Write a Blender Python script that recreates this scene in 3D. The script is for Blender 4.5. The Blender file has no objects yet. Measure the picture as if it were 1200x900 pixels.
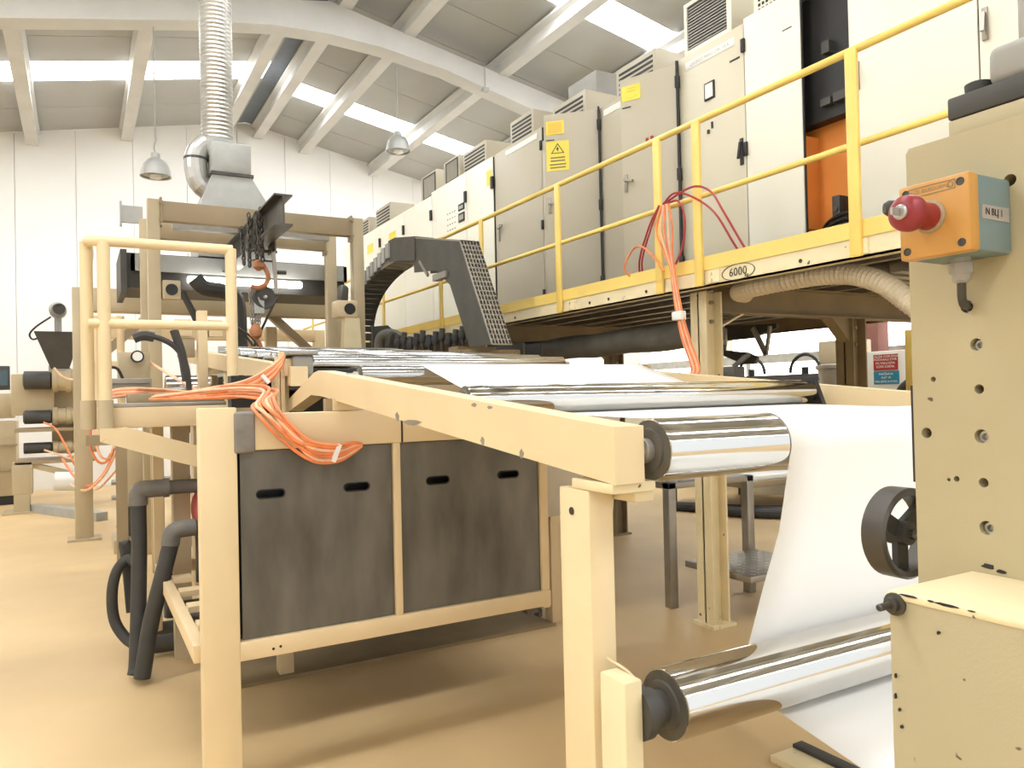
import bpy, bmesh, math, random
from mathutils import Vector, Matrix
from mathutils.geometry import tessellate_polygon
random.seed(7)
scene = bpy.context.scene
col = scene.collection
# ---------------------------------------------------------------- camera
YAW, PITCH, ROLL = math.radians(29.438), math.radians(0.780), math.radians(-1.297)
cam_data = bpy.data.cameras.new('camera')
cam = bpy.data.objects.new('camera', cam_data)
col.objects.link(cam)
cam_data.sensor_width = 36.0
cam_data.lens = 899.3 * 36.0 / 1200.0
cam_data.clip_start = 0.05
fw = Vector((math.sin(YAW) * math.cos(PITCH), math.cos(YAW) * math.cos(PITCH), math.sin(PITCH)))
rt = Vector((math.cos(YAW), -math.sin(YAW), 0))
up = rt.cross(fw)
rt, up = rt * math.cos(ROLL) + up * math.sin(ROLL), up * math.cos(ROLL) - rt * math.sin(ROLL)
cam.matrix_world = Matrix(((rt.x, up.x, -fw.x, 0), (rt.y, up.y, -fw.y, 0), (rt.z, up.z, -fw.z, 1.6), (0, 0, 0, 1)))
scene.camera = cam
# ---------------------------------------------------------------- world, light level, exposure
world = bpy.data.worlds.new('world')
scene.world = world
world.use_nodes = True
world.node_tree.nodes['Background'].inputs['Color'].default_value = (0.94, 0.97, 1.0, 1)
world.node_tree.nodes['Background'].inputs['Strength'].default_value = 1.3
SKYLIGHT = 15.0
vs = scene.view_settings
vs.view_transform = 'Standard'
vs.look = 'None'
vs.gamma = 1.0
vs.use_curve_mapping = False
vs.exposure = 0.2

# ---------------------------------------------------------------- materials
MATS = {}
def mat(name, color, rough=0.5, metal=0.0, var=0.06, scale=6.0, bump=0.0, bscale=40.0, chips=None, chip_amt=0.0,
        emit=None, spec=0.5, stretch=(1, 1, 1), rvar=0.0, coat=0.0):
    m = bpy.data.materials.new(name)
    m.use_nodes = True
    nt = m.node_tree
    N, L = nt.nodes, nt.links
    b = N['Principled BSDF']
    b.inputs['Roughness'].default_value = rough
    b.inputs['Metallic'].default_value = metal
    b.inputs['Specular IOR Level'].default_value = spec
    if coat:
        b.inputs['Coat Weight'].default_value = coat
    tc = N.new('ShaderNodeTexCoord')
    mp = N.new('ShaderNodeMapping')
    mp.inputs['Scale'].default_value = stretch
    L.new(tc.outputs['Object'], mp.inputs['Vector'])
    nz = N.new('ShaderNodeTexNoise')
    nz.inputs['Scale'].default_value = scale
    nz.inputs['Detail'].default_value = 4
    L.new(mp.outputs['Vector'], nz.inputs['Vector'])
    rp = N.new('ShaderNodeValToRGB')
    rp.color_ramp.elements[0].position = 0.3
    rp.color_ramp.elements[1].position = 0.72
    c = Vector(color)
    rp.color_ramp.elements[0].color = (*(c * (1 - var)), 1)
    rp.color_ramp.elements[1].color = (*[min(1.0, v * (1 + var)) for v in c], 1)
    L.new(nz.outputs['Fac'], rp.inputs['Fac'])
    out = rp.outputs['Color']
    if chips:
        n2 = N.new('ShaderNodeTexNoise')
        n2.inputs['Scale'].default_value = 22
        n2.inputs['Detail'].default_value = 3
        L.new(tc.outputs['Object'], n2.inputs['Vector'])
        r2 = N.new('ShaderNodeValToRGB')
        r2.color_ramp.elements[0].position = 1 - chip_amt
        r2.color_ramp.elements[1].position = 1 - chip_amt + 0.01
        L.new(n2.outputs['Fac'], r2.inputs['Fac'])
        mx = N.new('ShaderNodeMixRGB')
        mx.inputs['Color2'].default_value = (*chips, 1)
        L.new(r2.outputs['Color'], mx.inputs['Fac'])
        L.new(out, mx.inputs['Color1'])
        out = mx.outputs['Color']
    L.new(out, b.inputs['Base Color'])
    if rvar:
        mr = N.new('ShaderNodeMapRange')
        mr.inputs['To Min'].default_value = max(0.02, rough - rvar)
        mr.inputs['To Max'].default_value = min(1, rough + rvar)
        L.new(nz.outputs['Fac'], mr.inputs['Value'])
        L.new(mr.outputs['Result'], b.inputs['Roughness'])
    if bump:
        n3 = N.new('ShaderNodeTexNoise')
        n3.inputs['Scale'].default_value = bscale
        L.new(mp.outputs['Vector'], n3.inputs['Vector'])
        bp = N.new('ShaderNodeBump')
        bp.inputs['Strength'].default_value = bump
        bp.inputs['Distance'].default_value = 0.01
        L.new(n3.outputs['Fac'], bp.inputs['Height'])
        L.new(bp.outputs['Normal'], b.inputs['Normal'])
    if emit:
        b.inputs['Emission Color'].default_value = (*emit[0], 1)
        b.inputs['Emission Strength'].default_value = emit[1]
    MATS[name] = m
    return m

mat('floor', (0.64, 0.46, 0.235), 0.5, 0, 0.15, 0.7)
mat('wall', (0.88, 0.875, 0.85), 0.8, 0, 0.03, 0.6)
mat('roof', (0.42, 0.42, 0.40), 0.7, 0, 0.04, 1.5)
mat('concrete', (0.62, 0.615, 0.585), 0.75, 0, 0.05, 2.0)
mat('ridge', (0.20, 0.23, 0.27), 0.6)
mat('skylight', (0.9, 0.9, 0.9), 0.5, emit=((0.95, 0.975, 1.0), SKYLIGHT))
mat('cream', (0.77, 0.62, 0.37), 0.42, 0, 0.04, 3.0, chips=(0.33, 0.30, 0.25), chip_amt=0.20)
mat('cream_clean', (0.73, 0.575, 0.345), 0.42, 0, 0.04, 3.0)
mat('cream_worn', (0.80, 0.68, 0.42), 0.45, 0, 0.06, 5.0, chips=(0.12, 0.09, 0.07), chip_amt=0.285)
mat('tan', (0.36, 0.28, 0.17), 0.5, 0, 0.08, 3.0)
mat('tan_light', (0.50, 0.41, 0.26), 0.5, 0, 0.06, 3.0)
mat('column_paint', (0.45, 0.385, 0.235), 0.45, 0, 0.05, 4.0, 0.04, 260, chips=(0.10, 0.07, 0.05), chip_amt=0.285)
mat('yellow', (0.86, 0.62, 0.16), 0.42, 0, 0.07, 3.0)
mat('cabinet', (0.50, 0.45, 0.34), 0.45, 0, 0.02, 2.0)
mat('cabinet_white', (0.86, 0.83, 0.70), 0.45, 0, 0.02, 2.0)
mat('panel_steel', (0.155, 0.146, 0.126), 0.42, 0.45, 0.42, 3.2, stretch=(1.6, 1, 0.5), rvar=0.12)
mat('chrome', (0.62, 0.61, 0.58), 0.08, 1.0, 0.03, 3.0)
mat('chrome_far', (0.54, 0.535, 0.52), 0.13, 1.0, 0.03, 3.0)
mat('steel_dark', (0.10, 0.092, 0.08), 0.42, 0.7, 0.2, 8.0)
mat('disc_steel', (0.12, 0.11, 0.092), 0.45, 0.35, 0.25, 14.0)
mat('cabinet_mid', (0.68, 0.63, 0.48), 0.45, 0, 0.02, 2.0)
mat('elbow_grey', (0.17, 0.16, 0.14), 0.6, 0, 0.2, 9.0)
mat('steel_grey', (0.36, 0.33, 0.28), 0.42, 0.7, 0.12, 6.0)
mat('galvanised', (0.50, 0.49, 0.46), 0.36, 0.8, 0.1, 9.0)
mat('galv_matte', (0.42, 0.42, 0.395), 0.5, 0.3, 0.08, 6.0)
mat('black', (0.018, 0.017, 0.016), 0.5, 0, 0.1)
mat('rubber', (0.045, 0.043, 0.040), 0.6, 0, 0.2, 5.0)
mat('lagging', (0.13, 0.12, 0.10), 0.7, 0, 0.2, 6.0)
mat('dark_grey', (0.06, 0.057, 0.05), 0.55, 0, 0.15, 5.0)
mat('grey_paint', (0.33, 0.32, 0.29), 0.5, 0, 0.08, 5.0)
mat('tape', (0.22, 0.20, 0.175), 0.55, 0, 0.2, 14.0)
mat('carrier', (0.085, 0.08, 0.066), 0.5, 0.3, 0.15, 6.0)
mat('web', (0.90, 0.895, 0.875), 0.38, 0, 0.01, 1.0)
mat('orange_cable', (0.82, 0.25, 0.09), 0.5, 0, 0.2, 12.0)
mat('peach_cable', (0.88, 0.52, 0.32), 0.5, 0, 0.15, 12.0)
mat('estop_yellow', (0.56, 0.29, 0.07), 0.4, 0, 0.05, 8.0)
mat('estop_blue', (0.165, 0.23, 0.235), 0.5, 0, 0.06, 8.0)
mat('red', (0.27, 0.02, 0.028), 0.38, 0, 0.08, 6.0)
mat('red_dark', (0.38, 0.03, 0.035), 0.4, 0, 0.15, 4.0)
mat('orange_box', (0.80, 0.29, 0.06), 0.5, 0, 0.08, 4.0)
mat('label_yellow', (0.86, 0.72, 0.10), 0.5, 0, 0.03)
mat('label_orange', (0.82, 0.55, 0.08), 0.5, 0, 0.05)
mat('label_white', (0.85, 0.84, 0.80), 0.5, 0, 0.02)
mat('label_grey', (0.36, 0.33, 0.30), 0.5, 0, 0.06, 30)
mat('sign_red', (0.42, 0.03, 0.03), 0.5)
mat('sign_blue', (0.02, 0.22, 0.36), 0.5)
mat('hook_orange', (0.42, 0.17, 0.07), 0.5, 0, 0.2, 12.0)
mat('hose_beige', (0.60, 0.50, 0.34), 0.55, 0, 0.06, 5.0)
mat('lamp_glass', (0.75, 0.74, 0.70), 0.25, 0.3)
mat('tube_light', (1, 1, 1), 0.4, emit=((1.0, 0.99, 0.95), 9.0))
mat('glass_dark', (0.35, 0.33, 0.27), 0.12, 0.2)
mat('screen', (0.06, 0.10, 0.12), 0.2)
mat('brick_red', (0.24, 0.10, 0.08), 0.7)
mat('wood_brown', (0.26, 0.19, 0.10), 0.6, 0, 0.15, 4.0)

# ---------------------------------------------------------------- mesh builder
class B:
    def __init__(self):
        self.bm = bmesh.new()
    def box(self, x0, x1, y0, y1, z0, z1, bev=0.0, seg=2):
        if x0 > x1: x0, x1 = x1, x0
        if y0 > y1: y0, y1 = y1, y0
        if z0 > z1: z0, z1 = z1, z0
        r = bmesh.ops.create_cube(self.bm, size=1.0)
        v = r['verts']
        for q in v:
            q.co = Vector(((x0 + x1) / 2 + q.co.x * (x1 - x0), (y0 + y1) / 2 + q.co.y * (y1 - y0), (z0 + z1) / 2 + q.co.z * (z1 - z0)))
        if bev:
            ed = list({e for q in v for e in q.link_edges})
            bmesh.ops.bevel(self.bm, geom=ed, offset=bev, segments=seg, affect='EDGES', profile=0.5)
        return self
    def bar(self, p0, p1, w, h, upv=(0, 0, 1), bev=0.0):
        p0, p1 = Vector(p0), Vector(p1)
        d = (p1 - p0); ln = d.length; d.normalize()
        u = Vector(upv)
        s = d.cross(u)
        if s.length < 1e-4:
            s = d.cross(Vector((1, 0, 0)))
        s.normalize(); u = s.cross(d)
        r = bmesh.ops.create_cube(self.bm, size=1.0)
        v = r['verts']
        c = (p0 + p1) / 2
        for q in v:
            q.co = c + s * (q.co.x * w) + d * (q.co.y * ln) + u * (q.co.z * h)
        if bev:
            ed = list({e for q in v for e in q.link_edges})
            bmesh.ops.bevel(self.bm, geom=ed, offset=bev, segments=2, affect='EDGES', profile=0.5)
        return self
    def loops(self, rings, cap=True, closed=False):
        vs_ = [[self.bm.verts.new(p) for p in r] for r in rings]
        n = len(vs_[0])
        rng = range(len(vs_)) if closed else range(len(vs_) - 1)
        for i in rng:
            a, b = vs_[i], vs_[(i + 1) % len(vs_)]
            for k in range(n):
                try:
                    self.bm.faces.new((a[k], a[(k + 1) % n], b[(k + 1) % n], b[k]))
                except ValueError:
                    pass
        if cap and not closed:
            self.bm.faces.new(list(reversed(vs_[0])))
            self.bm.faces.new(vs_[-1])
        return self
    def lathe(self, base, axis, prof, seg=24, cap=True):
        base, d = Vector(base), Vector(axis).normalized()
        u = d.orthogonal().normalized(); s = d.cross(u)
        rings = [[base + d * h + (u * math.cos(2 * math.pi * k / seg) + s * math.sin(2 * math.pi * k / seg)) * r for k in range(seg)] for r, h in prof]
        return self.loops(rings, cap)
    def cyl(self, p0, p1, r, seg=16, r2=None):
        p0, p1 = Vector(p0), Vector(p1)
        return self.lathe(p0, p1 - p0, [(r, 0), (r if r2 is None else r2, (p1 - p0).length)], seg)
    def tube(self, pts, r, seg=8, sub=6, closed=False, rib=None):
        P = [Vector(p) for p in pts]
        if sub > 1:
            Q = []
            n = len(P)
            m = n if closed else n - 1
            for i in range(m):
                a = P[(i - 1) % n] if (closed or i > 0) else P[0] * 2 - P[1]
                b_, c = P[i], P[(i + 1) % n]
                e = P[(i + 2) % n] if (closed or i + 2 < n) else P[-1] * 2 - P[-2]
                for k in range(sub):
                    t = k / sub
                    Q.append(0.5 * ((2 * b_) + (c - a) * t + (2 * a - 5 * b_ + 4 * c - e) * t * t + (3 * b_ - a - 3 * c + e) * t ** 3))
            if not closed:
                Q.append(P[-1])
            P = Q
        rings = []
        n = len(P)
        prev = None
        for i in range(n):
            if closed:
                d = P[(i + 1) % n] - P[(i - 1) % n]
            else:
                d = P[min(i + 1, n - 1)] - P[max(i - 1, 0)]
            d.normalize()
            if prev is None:
                u = d.orthogonal().normalized()
            else:
                u = (prev - d * prev.dot(d))
                u = u.normalized() if u.length > 1e-6 else d.orthogonal().normalized()
            prev = u
            s = d.cross(u)
            rr = r if rib is None else r * (1 + (rib if i % 2 else 0))
            rings.append([P[i] + (u * math.cos(2 * math.pi * k / seg) + s * math.sin(2 * math.pi * k / seg)) * rr for k in range(seg)])
        return self.loops(rings, True, closed)
    def prism(self, poly, axis, a0, a1, holes=()):
        def P(u, v, a):
            return {'x': (a, u, v), 'y': (u, a, v), 'z': (u, v, a)}[axis]
        rings = [list(poly)] + [list(h) for h in holes]
        flat = [p for r in rings for p in r]
        tris = tessellate_polygon([[Vector((p[0], p[1], 0)) for p in r] for r in rings])
        lo = [self.bm.verts.new(P(p[0], p[1], a0)) for p in flat]
        hi = [self.bm.verts.new(P(p[0], p[1], a1)) for p in flat]
        for t in tris:
            for V in (lo, hi):
                try:
                    self.bm.faces.new([V[i] for i in t])
                except ValueError:
                    pass
        o = 0
        for r in rings:
            n = len(r)
            for k in range(n):
                a, b_ = o + k, o + (k + 1) % n
                try:
                    self.bm.faces.new((lo[a], lo[b_], hi[b_], hi[a]))
                except ValueError:
                    pass
            o += n
        return self
    def xform(self, M):
        bmesh.ops.transform(self.bm, matrix=M, verts=self.bm.verts)
        return self

def circle(cx, cy, r, n=14):
    return [(cx + r * math.cos(2 * math.pi * k / n), cy + r * math.sin(2 * math.pi * k / n)) for k in range(n)]
def slot(cx, cy, w, h, n=6):
    r = h / 2
    out = [(cx + w / 2 - r + r * math.cos(t), cy + r * math.sin(t)) for t in [(-math.pi / 2) + math.pi * k / n for k in range(n + 1)]]
    out += [(cx - w / 2 + r + r * math.cos(t), cy + r * math.sin(t)) for t in [(math.pi / 2) + math.pi * k / n for k in range(n + 1)]]
    return out

OFF = {}
def mesh_from(b, name, m, off=Vector((0, 0, 0)), angle=35):
    bmesh.ops.recalc_face_normals(b.bm, faces=b.bm.faces)
    if off.length:
        bmesh.ops.translate(b.bm, vec=-off, verts=b.bm.verts)
    me = bpy.data.meshes.new(name)
    b.bm.to_mesh(me)
    b.bm.free()
    me.materials.append(MATS[m])
    me.shade_smooth()
    me.set_sharp_from_angle(angle=math.radians(angle))
    return me
def thing(name, label, cat, loc=(0, 0, 0), group=None):
    o = bpy.data.objects.new(name, None)
    o.empty_display_size = 0.1
    col.objects.link(o)
    o.location = loc
    o['label'] = label
    o['category'] = cat
    if group: o['group'] = group
    OFF[o.name] = Vector(loc)
    return o
def part(name, b, m, parent, label=None, kind=None, angle=35):
    off = OFF[parent.name]
    o = bpy.data.objects.new(name, mesh_from(b, name, m, off, angle))
    col.objects.link(o)
    o.parent = parent
    OFF[o.name] = off
    if label: o['label'] = label
    if kind: o['kind'] = kind
    return o
def solo(name, b, m, label, cat, group=None, kind=None, angle=35):
    b.bm.verts.ensure_lookup_table()
    xs = [v.co for v in b.bm.verts]
    lo = Vector((min(p.x for p in xs), min(p.y for p in xs), min(p.z for p in xs)))
    hi = Vector((max(p.x for p in xs), max(p.y for p in xs), max(p.z for p in xs)))
    off = Vector(((lo.x + hi.x) / 2, (lo.y + hi.y) / 2, lo.z))
    o = bpy.data.objects.new(name, mesh_from(b, name, m, off, angle))
    col.objects.link(o)
    o.location = off
    OFF[o.name] = off
    if label: o['label'] = label
    if cat: o['category'] = cat
    if group: o['group'] = group
    if kind: o['kind'] = kind
    return o
def struct(name, b, m, label=None):
    return solo(name, b, m, label, None, kind='structure')
def copy_part(o, parent, delta):
    c = o.copy()
    col.objects.link(c)
    c.parent = parent
    c.location = Vector(o.location) + Vector(delta)
    OFF[c.name] = OFF[o.name]
    return c
def dup(root, delta, label=None, group=None):
    r = root.copy()
    col.objects.link(r)
    r.location = Vector(root.location) + Vector(delta)
    OFF[r.name] = Vector(r.location)
    if label: r['label'] = label
    if group: r['group'] = group
    for ch in list(root.children):
        c = ch.copy(); col.objects.link(c); c.parent = r
        for g in ch.children:
            d = g.copy(); col.objects.link(d); d.parent = c
    return r
def text_builder(txt, size, origin, xdir, ydir, depth=0.0006, align='CENTER'):
    cu = bpy.data.curves.new('lettering', 'FONT')
    cu.body = txt
    cu.size = size
    cu.align_x = align
    cu.align_y = 'CENTER'
    cu.extrude = depth
    cu.resolution_u = 2
    to = bpy.data.objects.new('lettering', cu)
    me = bpy.data.meshes.new_from_object(to)
    b = B()
    b.bm.from_mesh(me)
    bpy.data.objects.remove(to); bpy.data.curves.remove(cu); bpy.data.meshes.remove(me)
    x, y = Vector(xdir).normalized(), Vector(ydir).normalized()
    z = x.cross(y)
    o = Vector(origin)
    b.xform(Matrix(((x.x, y.x, z.x, o.x), (x.y, y.y, z.y, o.y), (x.z, y.z, z.z, o.z), (0, 0, 0, 1))))
    return b
def merge(b, other):
    me = bpy.data.meshes.new('tmp')
    other.bm.to_mesh(me); other.bm.free()
    b.bm.from_mesh(me)
    bpy.data.meshes.remove(me)
    return b

# ================================================================ THE HALL
RX, RZ, SL = 3.2, 7.55, 0.195
XW0, XW1, YW0, YW1 = -7.0, 13.0, -9.0, 17.0
def roof_z(x): return RZ - SL * abs(x - RX)
fl = struct('floor', B().box(XW0, XW1, YW0, YW1, -0.15, 0.0), 'floor', 'warm beige sealed concrete hall floor')
# back wall with upright precast panels
wb = struct('wall_back', B().prism([(XW0, 0), (XW1, 0), (XW1, roof_z(XW1)), (RX, RZ), (XW0, roof_z(XW0))], 'y', YW1 + 0.06, YW1 + 0.2), 'concrete', 'white gable wall at the far end')
x = XW0
while x < XW1 - 0.01:
    x1 = min(x + 1.0, XW1)
    poly = [(x + 0.004, 0), (x1 - 0.004, 0), (x1 - 0.004, roof_z(x1 - 0.004))]
    if x < RX < x1: poly.append((RX, RZ))
    poly.append((x + 0.004, roof_z(x + 0.004)))
    part('wall_panel', B().prism(poly, 'y', YW1, YW1 + 0.06), 'wall', wb)
    x = x1
struct('wall_right', B().box(XW1, XW1 + 0.15, YW0, YW1, 0, roof_z(XW1)), 'wall', 'white side wall beyond the raised platform')
struct('wall_left', B().box(XW0 - 0.15, XW0, YW0, YW1, 0, roof_z(XW0)), 'wall', 'white side wall on the open floor side')
mat('window_pane', (0.9, 0.9, 0.9), 0.4, emit=((0.95, 0.975, 1.0), 5.0))
for k in range(4):
    y0 = 3.2 + 3.3 * k
    w = struct('window_%d' % (20 + k), B().box(12.97, 12.99, y0, y0 + 2.9, 1.2, 3.4), 'window_pane', 'bright frosted window panel in the side wall beyond the platform')
    part('window_frame', B().prism([(y0 - 0.06, 1.14), (y0 + 2.96, 1.14), (y0 + 2.96, 3.46), (y0 - 0.06, 3.46)], 'x', 12.94, 12.999, [[(y0, 1.2), (y0 + 2.9, 1.2), (y0 + 2.9, 3.4), (y0, 3.4)]]), 'cabinet_white', w)
# roof
ce = struct('ceiling', B().prism([(XW0 - 0.2, roof_z(XW0 - 0.2) + 0.08), (RX, RZ + 0.08), (XW1 + 0.2, roof_z(XW1 + 0.2) + 0.08), (XW1 + 0.2, roof_z(XW1) + 0.25), (RX, RZ + 0.28), (XW0 - 0.2, roof_z(XW0) + 0.25)], 'y', YW0, YW1 + 0.2), 'concrete', 'pitched roof with grey sheets, pale purlins and bright skylight strips')
SKY = {-1: [(-8.4, -7.65), (-2.95, -2.2), (2.6, 3.35), (8.1, 8.85), (13.62, 14.4)],
       1: [(-8.4, -7.65), (-3.0, -2.35), (2.6, 3.25), (8.3, 8.9), (14.2, 14.85)]}
wn = 1
for s in (-1, 1):
    xe = XW0 if s < 0 else XW1
    def strip(y0, y1, xa=RX + s * 0.18, xb=None, t=0.05):
        xb = xe if xb is None else xb
        return B().prism([(xa, roof_z(xa)), (xb, roof_z(xb)), (xb, roof_z(xb) + t), (xa, roof_z(xa) + t)], 'y', y0, y1)
    cuts = [YW0] + [c for ab in SKY[s] for c in ab] + [YW1]
    for i in range(0, len(cuts), 2):
        a, b_ = cuts[i], cuts[i + 1]
        n = max(1, round((b_ - a) / 1.05))
        for k in range(n):
            y0, y1 = a + (b_ - a) * k / n, a + (b_ - a) * (k + 1) / n
            part('roof_sheet', strip(y0 + 0.006, y1 - 0.006), 'roof', ce)
    for (a, b_) in SKY[s]:
        struct('window_%d' % wn, strip(a + 0.01, b_ - 0.01, RX + s * (0.2 if s < 0 else 0.35), None, 0.03), 'skylight', 'translucent roof skylight strip, bright with daylight')
        wn += 1
part('ridge_cap', B().prism([(RX - 0.2, roof_z(RX - 0.2) + 0.005), (RX, RZ + 0.01), (RX + 0.2, roof_z(RX + 0.2) + 0.005), (RX + 0.2, RZ + 0.06), (RX - 0.2, RZ + 0.06)], 'y', YW0, YW1), 'ridge', ce)
def purlin(x, h=0.27):
    zt = roof_z(x) - 0.005
    b = B()
    prof = [(x - 0.13, zt), (x + 0.13, zt), (x + 0.13, zt - 0.04), (x + 0.055, zt - 0.08), (x + 0.055, zt - h + 0.08), (x + 0.10, zt - h + 0.05), (x + 0.10, zt - h), (x - 0.10, zt - h), (x - 0.10, zt - h + 0.05), (x - 0.055, zt - h + 0.08), (x - 0.055, zt - 0.08), (x - 0.13, zt - 0.04)]
    b.prism(prof, 'y', YW0, YW1 - 0.01)
    part('purlin', b, 'concrete', ce)
for x in (-5.5, -3.91, -2.31, -0.71, 0.89, 2.72, 3.42, 4.40, 6.01, 7.61, 9.21, 10.81, 12.4):
    purlin(x)
for yr in (-6.9, -0.95, 4.95, 10.85):
    top = lambda x: roof_z(x) - 0.278
    xs = [XW0, -4, -1, 1.4, 2.4, 3.2, 4.0, 5.0, 7.0, 10, XW1]
    bot = [5.0, 5.45, 6.10, 6.60, 6.76, 6.80, 6.76, 6.62, 6.16, 5.55, 5.0]
    poly = [(x, b_) for x, b_ in zip(xs, bot)] + [(XW1, top(XW1)), (RX, top(RX)), (XW0, top(XW0))]
    part('rafter', B().prism(poly, 'y', yr - 0.16, yr + 0.16), 'concrete', ce)

# ================================================================ PENDANT LAMPS
def pendant(x, y, z, label, ztop):
    t = thing('pendant_lamp', label, 'lamp', (x, y, z), 'pendant hall lamps')
    prof = [(0.165, 0.02), (0.19, 0.0), (0.185, 0.02), (0.175, 0.09), (0.15, 0.16), (0.11, 0.21), (0.06, 0.24), (0.055, 0.30), (0.03, 0.305)]
    part('lamp_shade', B().lathe((x, y, z), (0, 0, 1), prof, 28), 'galv_matte', t)
    part('reflector', B().lathe((x, y, z + 0.012), (0, 0, 1), [(0.16, 0.012), (0.17, 0.0), (0.172, 0.012)], 28), 'dark_grey', t)
    part('lens', B().lathe((x, y, z - 0.004), (0, 0, 1), [(0.03, -0.03), (0.075, -0.012), (0.085, 0.012), (0.085, 0.02)], 20), 'lamp_glass', t)
    part('cord', B().tube([(x, y, z + 0.3), (x - 0.012, y, z + 0.38), (x + 0.008, y, z + 0.5), (x, y, z + 0.62), (x, y, ztop)], 0.010, 6, 4), 'grey_paint', t)
pendant(0.90, 10.85, 4.52, 'round metal pendant lamp hanging left of the spiral duct', 6.47)
pendant(4.24, 10.85, 5.30, 'round metal pendant lamp hanging above the cable carrier, right of the duct', 6.60)
b = B().cyl((5.62, 10.6, 6.4), (5.62, 10.6, 6.78), 0.012, 6)
b.box(5.57, 5.67, 10.55, 10.65, 6.37, 6.42)
solo('hanging_conduit', b, 'galv_matte', 'thin metal conduit drop hanging beside the concrete rafter', 'conduit')

# ================================================================ VENTILATION DUCT + HOOD
t = thing('ventilation_duct', 'silver spiral ventilation duct rising from the extraction hood to the roof', 'duct', (1.45, 9.45, 3.2))
n = 52
part('spiral_pipe', B().tube([(1.45, 9.45, 4.62 + 2.55 * k / (2 * n)) for k in range(2 * n + 1)], 0.172, 28, 1, rib=0.07), 'galvanised', t, angle=8)
part('pipe_collar', B().lathe((1.45, 9.45, 4.5), (0, 0, 1), [(0.15, -0.06), (0.186, 0.0), (0.186, 0.13)], 24), 'galv_matte', t)
el = [(1.43, 9.45, 4.60), (1.30, 9.45, 4.56), (1.215, 9.43, 4.44), (1.205, 9.42, 4.28), (1.24, 9.42, 4.13), (1.34, 9.42, 4.04)]
part('elbow', B().tube(el, 0.125, 18, 3, rib=0.02), 'galvanised', t, angle=8)
part('elbow_band', B().lathe((1.207, 9.43, 4.375), (0.02, 0, 1), [(0.134, 0), (0.134, 0.03)], 18), 'dark_grey', t)
part('fan_box', B().box(1.34, 1.77, 9.15, 9.60, 4.20, 4.55, 0.02), 'galv_matte', t)
part('flange', B().box(1.325, 1.79, 9.13, 9.62, 4.165, 4.20), 'steel_dark', t)
b = B()
def ring(x0, x1, y0, y1, z): return [Vector((x0, y0, z)), Vector((x1, y0, z)), Vector((x1, y1, z)), Vector((x0, y1, z))]
b.loops([ring(1.34, 1.77, 9.15, 9.6, 4.165), ring(1.22, 1.95, 9.10, 9.85, 3.85), ring(1.18, 1.99, 9.10, 9.9, 3.22)])
part('transition_cone', b, 'galv_matte', t)
t = thing('extraction_hood', 'grey steel extraction hood with tube light under the lifting gantry', 'hood', (1.6, 9.6, 2.75))
b = B().box(0.50, 2.86, 9.10, 9.14, 3.02, 3.2).box(0.50, 2.86, 10.06, 10.1, 3.02, 3.2).box(0.50, 0.54, 9.1, 10.1, 3.02, 3.2).box(2.82, 2.86, 9.1, 10.1, 3.02, 3.2)
part('hood_fascia', b, 'galv_matte', t)
part('hood_body', B().box(0.46, 2.84, 9.16, 10.05, 2.84, 3.215), 'dark_grey', t)
part('light_tube', B().box(1.05, 2.3, 9.02, 9.09, 2.90, 2.98, 0.02), 'tube_light', t)
part('hood_lip', B().box(0.40, 0.46, 9.1, 10.1, 2.78, 3.24), 'dark_grey', t)
b = B().box(0.42, 0.62, 9.062, 9.10, 3.52, 3.70).box(0.40, 0.42, 9.05, 9.12, 3.48, 3.74)
solo('cable_bracket', b, 'galv_matte', 'small grey plate bracket on the left gantry post', 'bracket')

# ================================================================ LIFTING GANTRY
t = thing('lifting_gantry', 'tan box-section gantry with two crossbeams over the machine', 'gantry', (1.65, 8.5, 0))
for y, dz in ((8.0, 0.0), (9.0, 0.02)):
    for x0, x1 in ((0.58, 0.69), (2.57, 2.69)):
        part('post', B().box(x0, x1, y - 0.06, y + 0.06, 0, 3.53 + dz, 0.008), 'tan_light', t)
    part('crossbeam', B().box(0.69, 2.57, y - 0.05, y + 0.05, 3.33 + dz, 3.52 + dz, 0.008), 'tan', t)
    for x0, x1 in ((0.69, 0.71), (2.55, 2.57)):
        b = B().box(x0, x1, y - 0.062, y + 0.062, 3.28 + dz, 3.55 + dz)
        for zz in (3.33, 3.50):
            b.cyl(((x0 + x1) / 2, y - 0.062, zz), ((x0 + x1) / 2, y - 0.085, zz), 0.018, 8)
        part('end_plate', b, 'tan', t)
part('light_batten', B().box(0.85, 2.45, 8.4, 8.5, 3.36, 3.42), 'galvanised', t)
# monorail beam
t = thing('monorail_beam', 'dark steel I-beam monorail jutting forward under the gantry', 'beam', (1.5, 7.8, 3.05))
pr = [(1.5 - 0.075, 3.05), (1.5 + 0.075, 3.05), (1.5 + 0.075, 3.065), (1.5 + 0.008, 3.065), (1.5 + 0.008, 3.295), (1.5 + 0.075, 3.295), (1.5 + 0.075, 3.31), (1.5 - 0.075, 3.31), (1.5 - 0.075, 3.295), (1.5 - 0.008, 3.295), (1.5 - 0.008, 3.065), (1.5 - 0.075, 3.065)]
part('i_section', B().prism(pr, 'y', 6.45, 9.1), 'steel_dark', t)
part('hanger_plate', B().box(1.42, 1.58, 7.93, 8.07, 3.31, 3.335), 'steel_dark', t)
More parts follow.
